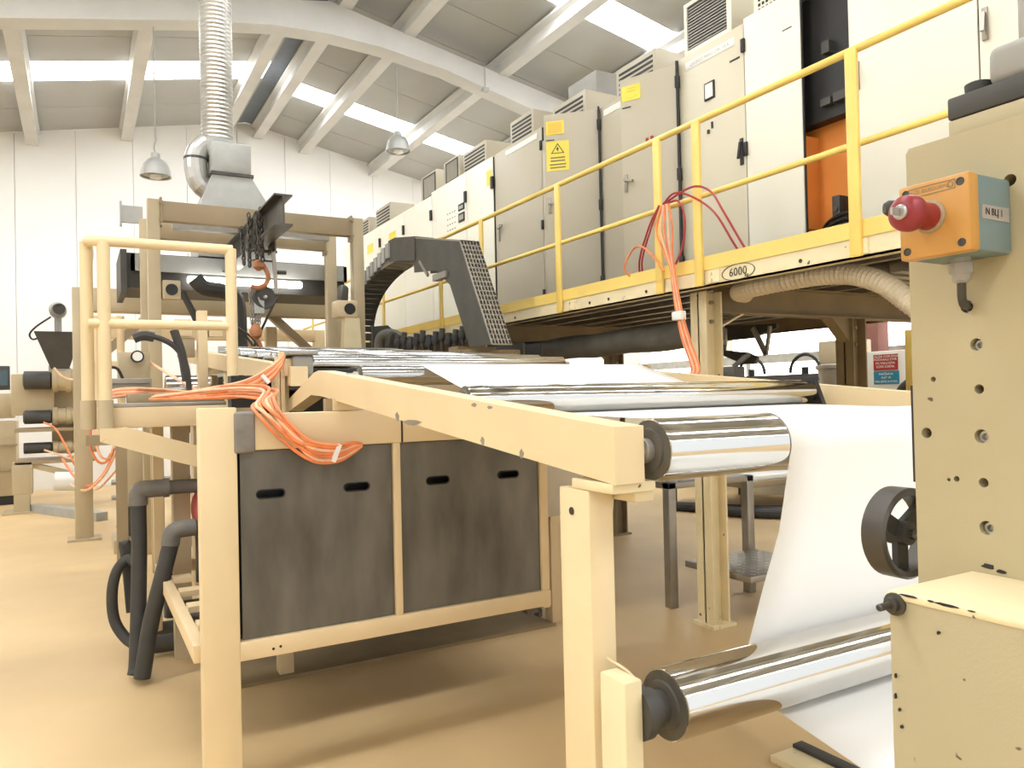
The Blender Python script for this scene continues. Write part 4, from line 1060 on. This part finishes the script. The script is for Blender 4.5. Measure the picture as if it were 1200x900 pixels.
# ================================================================ EXTRUDERS AT THE FAR LEFT
t = thing('extruder_stack', 'cream extruder group with three barrels at the far left', 'extruder', (-0.5, 14.0, 0))
def SZ(z): return 1.6 + (z - 1.6) * 1.4
part('gearbox', B().box(-0.90, -0.34, 13.85, 14.6, 1.45, 2.08, 0.02), 'tan_light', t)
for z, z2 in ((1.98, 0.20), (1.42, 0.15), (0.95, 0.12)):
    part('motor', B().lathe((-0.74, 13.75, z), (1, 0, 0), [(0.08, 0), (z2 * 0.7, 0.02), (z2 * 0.7, 0.36), (z2 * 0.4, 0.38)], 20), 'dark_grey', t)
    part('barrel', B().lathe((-0.36, 13.75, z), (1, 0, 0), [(z2 * 0.6, 0), (z2 * 0.95, 0.01), (z2 * 0.95, 0.07), (z2 * 0.85, 0.075), (z2 * 0.85, 0.18), (z2 * 0.95, 0.185), (z2 * 0.95, 0.25), (z2 * 0.85, 0.26), (z2 * 0.85, 0.62)], 24), 'tan_light', t)
part('side_panel', B().box(-0.38, 0.15, 14.05, 14.1, 0.9, 2.1), 'tan_light', t)
part('hopper_throat', B().box(-0.40, -0.15, 13.65, 13.9, 2.1, 2.2), 'grey_paint', t)
for z in (1.2, 0.72):
    part('shelf', B().box(-0.84, 0.2, 13.5, 14.4, z, z + 0.05), 'tan', t)
part('frame_front', B().box(-0.88, -0.62, 13.5, 13.7, 0.28, 0.76, 0.01), 'tan_light', t)
part('frame_foot', B().box(-0.86, -0.66, 13.5, 13.8, 0.03, 0.28).box(-1.0, -0.5, 13.4, 13.9, 0, 0.03), 'tan_light', t)
part('frame_beam', B().bar((-0.62, 13.6, 0.70), (0.15, 13.5, 0.45), 0.1, 0.08), 'tan_light', t)
part('skid', B().bar((-0.6, 13.6, 0.06), (0.25, 11.9, 0.06), 0.16, 0.12), 'galv_matte', t)
part('insulated_pipe', B().cyl((-0.34, 13.4, 0.46), (0.1, 13.4, 0.42), 0.14, 18), 'label_white', t)
t = thing('material_hopper', 'dark conical material hopper with loader on the extruder', 'hopper', (-0.3, 13.8, 2.15))
b = B(); b.loops([ring(-0.37, -0.13, 13.65, 13.9, 2.15), ring(-0.57, 0.03, 13.5, 14.05, 2.68), ring(-0.58, 0.04, 13.49, 14.06, 2.71)])
part('cone', b, 'dark_grey', t)
part('loader', B().cyl((-0.27, 13.8, 2.71), (-0.27, 13.8, 2.95), 0.05, 14).lathe((-0.27, 13.66, 3.06), (0, 1, 0), [(0.09, 0), (0.12, 0.03), (0.12, 0.24), (0.09, 0.27)], 20), 'grey_paint', t)
part('loader_mouth', B().lathe((-0.25, 13.655, 3.07), (0, -1, 0), [(0.085, 0), (0.085, 0.03), (0.06, 0.03), (0.06, 0.01)], 18), 'dark_grey', t)
part('cable', B().tube([(-0.36, 13.7, 2.95), (-0.55, 13.7, 2.8), (-0.64, 13.7, 2.68), (-0.6, 13.7, 2.6), (-0.5, 13.7, 2.64)], 0.014, 6, 5), 'black', t)
t = thing('extruder_cables', 'orange and red cables looping around the extruder barrels', 'cables', (0.0, 9.8, 0.7))
for k, pts in enumerate([
    [(-0.30, 12.6, 2.12), (-0.2, 12.5, 2.0), (-0.05, 12.4, 1.95), (0.15, 11.9, 2.02), (0.3, 11.4, 2.0)],
    [(-0.45, 13.0, 1.35), (-0.3, 12.9, 1.25), (-0.15, 12.7, 0.95), (-0.05, 12.6, 0.7), (0.05, 12.5, 0.6)],
    [(-0.45, 13.0, 0.95), (-0.2, 12.9, 0.85), (0.0, 12.6, 0.75), (0.1, 12.4, 0.5), (0.2, 11.8, 0.45), (0.4, 11.0, 0.75)],
    [(0.11, 9.6, 1.42), (0.10, 9.6, 1.15), (0.16, 9.6, 0.98), (0.24, 9.6, 0.95), (0.30, 9.6, 1.05)],
    [(0.14, 9.6, 1.42), (0.15, 9.6, 1.2), (0.2, 9.6, 1.02), (0.28, 9.6, 1.0), (0.33, 9.6, 1.15)],
    [(0.33, 9.6, 1.1), (0.25, 9.8, 0.85), (0.1, 10.2, 0.65), (-0.05, 10.8, 0.7), (-0.2, 11.5, 0.9)],
    [(0.35, 9.6, 1.05), (0.22, 9.8, 0.78), (0.05, 10.2, 0.6), (-0.1, 10.8, 0.62)]]):
    part('cable', B().tube(pts, 0.014, 6, 5), 'orange_cable' if k % 2 else 'peach_cable', t)
t = thing('control_console', 'cream control console with dark screen at the left picture edge', 'console', (-1.2, 15.0, 0))
part('base_cabinet', B().box(-1.9, -0.90, 14.8, 15.5, 0.15, 1.35, 0.01), 'tan_light', t)
part('upper_cabinet', B().box(-1.9, -0.93, 14.8, 15.3, 1.40, 1.80, 0.01), 'tan_light', t)
part('plinth', B().box(-1.85, -0.92, 14.85, 15.45, 0, 0.15), 'black', t)
part('monitor', B().box(-1.5, -0.98, 14.9, 14.98, 1.86, 2.25, 0.01), 'dark_grey', t)
part('screen', B().box(-1.47, -1.01, 14.895, 14.9, 1.93, 2.18), 'screen', t)
for z in (0.55, 0.95):
    part('shelf_edge', B().box(-1.9, -0.88, 14.76, 14.8, z, z + 0.03), 'tan', t)
# machine clutter below deck in the distance
t = thing('pump_unit', 'grey pump on a skid beneath the operator deck, far behind', 'pump', (0.7, 9.5, 0))
part('column', B().box(0.42, 0.62, 9.4, 9.6, 0.45, 1.15, 0.01), 'tan_light', t)
part('pump_body', B().prism([(0.34, 0.22), (0.40, 0.47), (0.72, 0.47), (0.72, 0.22), (0.5, 0.14)], 'y', 9.3, 9.7), 'dark_grey', t)
part('skid', B().box(0.3, 1.2, 9.2, 9.8, 0.0, 0.14), 'tan_light', t)
part('valve_column', B().cyl((0.75, 9.4, 0.5), (0.75, 9.4, 1.2), 0.04, 12), 'dark_grey', t)
part('red_cover', B().box(1.0, 1.25, 9.3, 9.5, 1.25, 1.33), 'red', t)
part('pipe_run', B().cyl((0.3, 9.7, 0.72), (1.6, 9.7, 0.72), 0.035, 12).cyl((0.3, 9.7, 0.55), (1.6, 9.7, 0.55), 0.03, 12), 'galvanised', t)
t = thing('floor_shade', 'added dark floor sheet standing in for shade beneath the panel housing', 'shade sheet', (1.8, 5.3, 0))
part('pan', B().box(0.70, 2.84, 4.50, 5.28, 0.0, 0.012), 'wood_brown', t)  # thin dark sheet added to draw the shadow edge below the housing
part('shade_edge', B().box(0.70, 2.84, 4.49, 4.50, 0.0, 0.02), 'wood_brown', t)
solo('machine_post', B().box(0.86, 1.0, 7.2, 7.4, 0, 1.5, 0.006), 'tan_light', 'cream upright behind the grey hose elbow', 'post')

# ================================================================ MACHINE COLUMN ON THE RIGHT
XC = 1.05
t = thing('machine_column', 'big cream machine column with bored side plate at the right edge', 'machine column', (1.2, 0.4, 0))
hl = [(0.59, 1.653, 0.0085), (0.588, 1.593, 0.0065), (0.587, 1.530, 0.0095), (0.586, 1.468, 0.0065), (0.584, 1.408, 0.0095), (0.663, 1.532, 0.0075), (0.651, 1.608, 0.0038), (0.622, 1.470, 0.004), (0.541, 1.862, 0.008), (0.601, 1.705, 0.0085), (0.633, 1.468, 0.0025)]
part('side_plate', B().prism([(-0.6, 0.0), (0.682, 0.0), (0.682, 1.935), (0.677, 1.942), (-0.6, 1.942)], 'x', XC, XC + 0.03, [circle(y, z, r, 14) for y, z, r in hl]), 'column_paint', t, angle=30)
part('column_body', B().box(XC + 0.031, XC + 0.28, -0.6, 0.676, 0, 1.938, 0.004), 'column_paint', t)
for (y, z, r) in hl[:5] + hl[9:10]:
    if r > 0.008:
        part('bolt', B().lathe((XC + 0.02, y - 0.001, z - 0.001), (-1, 0, 0), [(r * 0.85, 0), (r * 0.85, 0.012), (r * 0.5, 0.012), (r * 0.45, 0.006)], 14), 'galvanised', t)
for (y, z, r) in hl:
    pass
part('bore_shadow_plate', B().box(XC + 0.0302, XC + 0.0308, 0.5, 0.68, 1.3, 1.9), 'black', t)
part('base_box', B().box(0.868, XC, -0.6, 0.604, 0.0, 1.345, 0.004), 'column_paint', t)
part('box_lid', B().box(0.866, XC, -0.6, 0.606, 1.338, 1.3475, 0.003), 'cream_worn', t)
for i, (cy, cz, ry, rz) in enumerate(((0.575, 1.3465, 0.012, 0.0016), (0.548, 1.3465, 0.005, 0.0014), (0.53, 1.3465, 0.014, 0.0018), (0.50, 1.346, 0.005, 0.0012), (0.596, 1.245, 0.0012, 0.003), (0.597, 1.22, 0.0012, 0.0035), (0.592, 1.205, 0.0016, 0.0022), (0.59, 1.185, 0.0016, 0.0022), (0.54, 1.312, 0.002, 0.0022))):
    part('paint_chip', B().prism(blob(cy, cz, ry, rz, 9, i + 20), 'x', 0.8652, 0.8664 if cz > 1.33 else 0.8685), 'black', t)
part('paint_chip', B().prism(blob(0.583, 1.357, 0.010, 0.004, 11, 40), 'x', XC - 0.0008, XC + 0.001), 'black', t)
part('paint_chip', B().prism(blob(0.567, 1.353, 0.007, 0.003, 9, 41), 'x', XC - 0.0008, XC + 0.001), 'black', t)
part('stud', B().lathe((0.868, 0.594, 1.333), (-1, 0, 0), [(0.014, 0), (0.014, 0.004), (0.009, 0.005), (0.009, 0.012), (0.0045, 0.013), (0.0045, 0.032), (0.003, 0.034)], 14), 'steel_dark', t)
part('cap_seam', B().box(XC + 0.034, XC + 0.28, -0.6, 0.6405, 1.9415, 1.9445), 'black', t)
part('cap_block', B().box(XC + 0.035, XC + 0.28, -0.6, 0.64, 1.943, 1.975, 0.003), 'column_paint', t)
part('black_plate', B().box(XC + 0.035, XC + 0.30, -0.6, 0.641, 1.976, 2.008, 0.004), 'dark_grey', t)
part('plug', B().lathe((1.115, 0.612, 2.008), (0, 0, 1), [(0.017, 0), (0.018, 0.016), (0.014, 0.018)], 20), 'rubber', t)
part('casting', B().box(1.095, 1.32, -0.6, 0.590, 2.008, 2.062, 0.012, 3), 'grey_paint', t)
part('piston', B().cyl((1.16, 0.53, 2.06), (1.16, 0.53, 2.6), 0.045, 28).cyl((1.13, 0.44, 2.06), (1.13, 0.44, 2.6), 0.03, 20), 'steel_grey', t)
part('side_knob', B().lathe((1.10, 0.70, 1.868), (-0.8, 0.6, 0), [(0.006, -0.03), (0.008, 0.0), (0.011, 0.01), (0.012, 0.04), (0.008, 0.046)], 14), 'rubber', t)
part('edge_strip', B().box(XC + 0.004, XC + 0.012, 0.683, 0.688, 1.46, 1.60), 'black', t)
# handwheel
WY, WX, WZ, WR = 0.745, 1.112, 1.372, 0.070
hw = part('handwheel', B().lathe((WX, WY, WZ), (0, 1, 0), [(WR - 0.012, -0.012), (WR - 0.004, -0.016), (WR, -0.012), (WR, 0.022), (WR - 0.004, 0.026), (WR - 0.012, 0.022), (WR - 0.014, 0.005), (WR - 0.012, -0.012)], 40, False), 'steel_dark', t)
b = B()
for a in (math.radians(150), math.radians(270), math.radians(30)):
    d = Vector((math.cos(a), 0, math.sin(a)))
    c0 = Vector((WX, WY + 0.006, WZ))
    b.bar(c0 + d * 0.008, c0 + d * (WR - 0.008), 0.026, 0.010, (0, 1, 0))
part('spoke', b, 'dark_grey', hw)
part('wheel_hub', B().lathe((WX, WY, WZ), (0, -1, 0), [(0.02, -0.02), (0.018, 0.012), (0.008, 0.014), (0.008, 0.02)], 20), 'dark_grey', hw)
part('wheel_shaft', B().cyl((WX, WY, WZ), (WX, 0.66, WZ), 0.008, 12), 'steel_grey', hw)

# ================================================================ EMERGENCY STOP
t = thing('emergency_stop_box', 'orange and grey-blue emergency stop box with red mushroom button', 'emergency stop', (1.0, 0.585, 1.765))
EY0, EY1, EZ0, EZ1 = 0.540, 0.632, 1.766, 1.862
part('body', B().box(0.975, XC - 0.0005, EY0, EY1, EZ0, EZ1, 0.004), 'estop_blue', t)
ld = part('lid', B().box(0.955, 0.977, EY0 - 0.001, EY1 + 0.001, EZ0 - 0.001, EZ1 + 0.001, 0.004), 'estop_yellow', t)
for y, z in ((EY0 + 0.010, EZ0 + 0.010), (EY1 - 0.010, EZ0 + 0.010), (EY0 + 0.010, EZ1 - 0.010), (EY1 - 0.010, EZ1 - 0.010)):
    part('screw', B().lathe((0.9555, y, z), (-1, 0, 0), [(0.0052, 0), (0.0052, 0.0012), (0.0042, 0.0014), (0.0038, 0.0006)], 14), 'dark_grey', ld)
nb = B().prism([(0.556, 1.845), (0.618, 1.845), (0.618, 1.857), (0.556, 1.857)], 'x', 0.9545, 0.9555, [[(0.557, 1.846), (0.617, 1.846), (0.617, 1.856), (0.557, 1.856)]])
nb = merge(nb, text_builder('ACİL DURDURMA', 0.0066, (0.9548, 0.590, 1.851), (0, -1, 0), (0, 0, 1), 0.0002))
nb.tube([(0.9548, 0.5625 + 0.0035 * math.cos(a), 1.851 + 0.0035 * math.sin(a)) for a in [2 * math.pi * k / 12 for k in range(12)]], 0.0007, 4, 1, True)
part('name_plate', nb, 'wood_brown', ld)
bt = part('button', B().lathe((0.956, 0.590, 1.816), (-1, 0, 0), [(0.0175, 0.0), (0.0172, 0.02), (0.0165, 0.030), (0.019, 0.034), (0.0225, 0.040), (0.0232, 0.048), (0.0215, 0.055), (0.016, 0.0595), (0.010, 0.061)], 32), 'red', t, angle=60)
part('button_collar', B().lathe((0.956, 0.590, 1.816), (-1, 0, 0), [(0.021, 0.0), (0.021, 0.004), (0.018, 0.006)], 28), 'tan', t)
part('key_lock', B().lathe((0.8955, 0.590, 1.816), (-1, 0, 0), [(0.0095, 0.0), (0.0095, 0.003), (0.0075, 0.005), (0.003, 0.005)], 20).box(0.876, 0.890, 0.5885, 0.5915, 1.8115, 1.8205), 'galvanised', bt)
lb = part('side_label', B().box(0.982, 1.042, EY0 - 0.0008, EY0 + 0.0002, 1.806, 1.824), 'label_grey', t)
part('label_lettering', text_builder('N BLJ 1', 0.0125, (1.008, EY0 - 0.0012, 1.8155), (1, 0, 0), (0, 0, 1), 0.0002), 'black', lb)
gl = part('cable_gland', B().lathe((1.012, 0.585, 1.766), (0, 0, -1), [(0.0125, 0), (0.0125, 0.006), (0.0145, 0.007), (0.0145, 0.020), (0.011, 0.023), (0.011, 0.030), (0.007, 0.033)], 8), 'grey_paint', t)
part('cable', B().tube([(1.012, 0.585, 1.738), (1.015, 0.587, 1.725), (1.024, 0.592, 1.713), (1.04, 0.598, 1.706), (1.07, 0.603, 1.704)], 0.0055, 10, 5), 'dark_grey', gl)

# ================================================================ STEP AND FLOOR ITEMS UNDER THE PLATFORM
t = thing('steel_step', 'grey steel step stool with checker plate tread under the platform', 'step', (4.1, 4.3, 0))
for x, y, z in ((3.76, 4.36, 0.92), (4.56, 4.36, 0.92), (4.56, 3.70, 0.30)):
    part('leg', B().box(x, x + 0.07, y, y + 0.07, 0, z, 0.003), 'steel_grey', t)
for (y0, y1, z) in ((3.72, 4.36, 0.34), (4.36, 4.62, 0.92)):
    x0, x1 = (3.90, 4.63) if z < 0.5 else (3.76, 4.63)
    tr = part('tread', B().box(x0, x1, y0, y1, z - 0.045, z, 0.003), 'steel_grey', t)
    b = B()
    for r in range(9 if z < 0.5 else 3):
        for q in range(10):
            b.bar((x0 + 0.05 + 0.07 * q, y0 + 0.05 + 0.065 * r, z + 0.001), (x0 + 0.08 + 0.07 * q, y0 + 0.05 + 0.065 * r + (0.02 if (r + q) % 2 else -0.02), z + 0.001), 0.009, 0.004)
    part('checker_pattern', b, 'galvanised', tr, kind='stuff')
t = thing('pallet_trolley', 'low flat trolley with white sheets and dark hoses on the floor', 'trolley', (8.3, 8.0, 0))
part('deck', B().box(7.2, 8.9, 6.9, 8.6, 0.36, 0.44, 0.01), 'tan', t)
for x, y in ((7.3, 7.0), (8.7, 7.0), (7.3, 8.4), (8.7, 8.4)):
    part('leg', B().box(x, x + 0.1, y, y + 0.1, 0, 0.36), 'dark_grey', t)
part('white_sheet', B().box(7.25, 8.85, 6.95, 8.5, 0.44, 0.50, 0.02), 'label_white', t)
part('black_roll', B().cyl((7.6, 7.6, 0.62), (8.4, 7.3, 0.62), 0.12, 16), 'black', t)
part('red_roll', B().cyl((8.42, 7.29, 0.62), (8.9, 7.11, 0.62), 0.12, 16), 'red', t)
for k in range(3):
    solo('floor_hose', B().tube([(6.9 + 0.1 * k, 7.9 - 0.2 * k, 0.06), (7.1, 7.5 - 0.2 * k, 0.07), (7.6, 6.9 - 0.2 * k, 0.06), (8.6, 6.4 - 0.2 * k, 0.06)], 0.06, 10, 6), 'rubber', 'black hose on the floor by the low trolley, %s of three' % ['farthest back', 'middle one', 'nearest'][k], 'hose', 'black hoses beside the low trolley')
t = thing('floor_plate', 'chipped cream and black foot plate on the floor below the film', 'foot plate', (2.66, 2.25, 0))
part('plate', B().box(2.56, 2.70, 1.9, 2.36, 0, 0.03, 0.004), 'cream_worn', t)
part('rubber_edge', B().box(2.70, 2.76, 1.9, 2.36, 0, 0.045, 0.004), 'rubber', t)

# ================================================================ BACKGROUND BEYOND THE PLATFORM
t = thing('storage_counter', 'row of white base units with dark worktop beyond the platform', 'counter', (9.3, 9.0, 0))
y = 5.2
while y < 12.6:
    part('unit', B().box(9.1, 9.9, y + 0.01, y + 1.19, 0, 1.70, 0.01), 'cabinet_white', t)
    y += 1.2
part('worktop', B().box(9.02, 9.9, 6.8, 9.4, 1.70, 1.80), 'dark_grey', t)
for yy in (7.5, 8.5):
    part('rotary_dial', B().tube([(9.05, yy + 0.26 * math.cos(a), 1.82 + 0.26 * math.sin(a)) for a in [math.pi * k / 12 for k in range(13)]], 0.025, 6, 1).cyl((9.05, yy, 1.8), (9.05, yy, 1.9), 0.05, 10), 'black', t)
solo('bin', B().lathe((8.7, 6.75, 1.55), (0, 0, 1), [(0.14, 0), (0.16, 0.02), (0.2, 0.28), (0.23, 0.3), (0.23, 0.34), (0.1, 0.36)], 18), 'steel_grey', 'grey lidded bin on the counter behind the brown post', 'bin')
solo('counter_stand', B().box(8.6, 8.8, 6.5, 7.0, 0, 1.55, 0.01), 'steel_grey', 'dark stand under the grey lidded bin', 'stand')
solo('instrument_box', B().box(9.15, 9.5, 6.75, 7.35, 1.80, 2.25, 0.02), 'tan_light', 'beige instrument box on the counter near the brown post', 'box')
solo('wall_pipe', B().box(10.6, 10.75, 3.5, 16.0, 2.05, 2.2), 'galvanised', 'long pale cable duct running along behind the counter', 'cable duct')
for yy in (4.0, 10.0, 15.5):
    solo('duct_support', B().box(10.62, 10.73, yy, yy + 0.1, 0, 2.05), 'galvanised', 'slim upright at the %s of the long pale cable duct' % {4.0: 'near end', 10.0: 'middle', 15.5: 'far end'}[yy], 'support', 'uprights of the cable duct')
t = thing('notice_board', 'white notice board with red and blue text panels', 'sign', (8.0, 5.5, 0))
part('board', B().box(8.0, 8.04, 5.22, 5.78, 1.45, 2.0, 0.01), 'label_white', t)
part('stand', B().box(8.01, 8.03, 5.25, 5.29, 0, 1.45).box(8.01, 8.03, 5.71, 5.75, 0, 1.45), 'grey_paint', t)
rp = part('red_panel', B().box(7.99, 8.0, 5.36, 5.66, 1.78, 1.96), 'sign_red', t)
bpn = part('blue_panel', B().box(7.99, 8.0, 5.35, 5.66, 1.62, 1.77), 'sign_blue', t)
tb = text_builder('ÇALIŞIR DURUMDA', 0.036, (7.988, 5.51, 1.935), (0, -1, 0), (0, 0, 1))
for s, z in (('MÜDAHALE ETME', 1.90), ('EN YAKLAŞMA', 1.86), ('ELİNİ SOKMA', 1.82)):
    tb = merge(tb, text_builder(s, 0.036, (7.988, 5.51, z), (0, -1, 0), (0, 0, 1)))
part('red_lettering', tb, 'label_white', rp)
tb = text_builder('MAKİNAYA', 0.034, (7.988, 5.505, 1.735), (0, -1, 0), (0, 0, 1))
for s, z in (('ALET VE', 1.695), ('MALZEME KOYMA', 1.65)):
    tb = merge(tb, text_builder(s, 0.034, (7.988, 5.505, z), (0, -1, 0), (0, 0, 1)))
part('blue_lettering', tb, 'label_white', bpn)
solo('door_panel', B().box(8.3, 8.34, 6.0, 6.35, 0.0, 1.95, 0.01), 'black', 'narrow black panel left of the notice board', 'panel')
solo('safety_post', B().box(7.0, 7.07, 4.5, 4.62, 0, 2.14, 0.01), 'yellow', 'yellow upright post beside the notice board', 'post')
solo('fire_hose', B().tube([(7.6, 5.1, 0.0), (7.6, 5.1, 0.8), (7.6, 5.1, 1.4), (7.6, 5.06, 1.55), (7.6, 4.98, 1.62), (7.6, 4.9, 1.66)], 0.05, 10, 4), 'rubber', 'short black hose bend between notice board and yellow post', 'hose')
solo('brick_pillar', B().box(10.0, 10.25, 7.0, 7.32, 0, 2.75, 0.01), 'brick_red', 'dark red-brown pillar behind the brown platform post', 'pillar')
t = thing('swing_arm', 'dark steel bracket arm with lockout notice under the platform', 'bracket', (6.0, 5.8, 1.9))
part('arm', B().prism([(6.35, 2.30), (5.30, 2.24), (5.30, 2.20), (5.62, 2.12), (6.0, 2.12), (6.02, 2.02), (5.70, 1.98), (5.56, 1.92), (5.60, 1.86), (5.75, 1.86), (6.35, 2.08)], 'x', 6.0, 6.04), 'dark_grey', t)
part('fabric_strip', B().bar((5.98, 5.58, 2.22), (5.98, 5.42, 1.94), 0.05, 0.03, (1, 0, 0)).bar((5.98, 5.36, 2.22), (5.98, 5.42, 1.94), 0.03, 0.03, (1, 0, 0)), 'grey_paint', t)
lb = part('lockout_label', B().box(5.99, 6.0, 5.96, 6.05, 2.08, 2.25), 'label_white', t)
b = B().lathe((5.989, 6.005, 2.205), (-1, 0, 0), [(0.035, 0), (0.035, 0.002)], 18)
part('label_symbol', b, 'black', lb)
tb = text_builder('ENERJİ', 0.022, (5.988, 6.005, 2.145), (0, -1, 0), (0, 0, 1))
tb = merge(tb, text_builder('YOK', 0.022, (5.988, 6.005, 2.122), (0, -1, 0), (0, 0, 1)))
tb = merge(tb, text_builder('KİLİTLE', 0.022, (5.988, 6.005, 2.097), (0, -1, 0), (0, 0, 1)))
part('label_lettering', tb, 'black', lb)
# far workstation between rollers and platform
t = thing('far_workstation', 'cream and white workstation seen through the gap under the platform', 'workstation', (5.2, 9.0, 0))
part('bench', B().box(5.3, 6.4, 8.8, 9.9, 1.66, 1.76, 0.01), 'cream_worn', t)
part('bench_leg', B().box(5.35, 5.45, 8.85, 8.95, 0, 1.66).box(6.2, 6.3, 8.85, 8.95, 0, 1.66), 'tan', t)
part('white_column', B().box(5.55, 5.72, 9.2, 9.4, 1.76, 2.1).box(5.86, 5.98, 9.2, 9.4, 1.76, 2.1), 'label_white', t)
part('fitting', B().lathe((6.15, 8.9, 1.76), (0, 0, 1), [(0.08, 0), (0.08, 0.05), (0.03, 0.06), (0.03, 0.16), (0.05, 0.17), (0.05, 0.22), (0.02, 0.24)], 14), 'steel_grey', t)
solo('tool_clamp', B().box(2.96, 3.04, 2.9, 2.98, 1.66, 1.72, 0.006).bar((3.0, 2.94, 1.72), (3.02, 2.85, 1.78), 0.02, 0.02), 'dark_grey', 'small dark clamp on the right side beam of the roller stand', 'clamp')
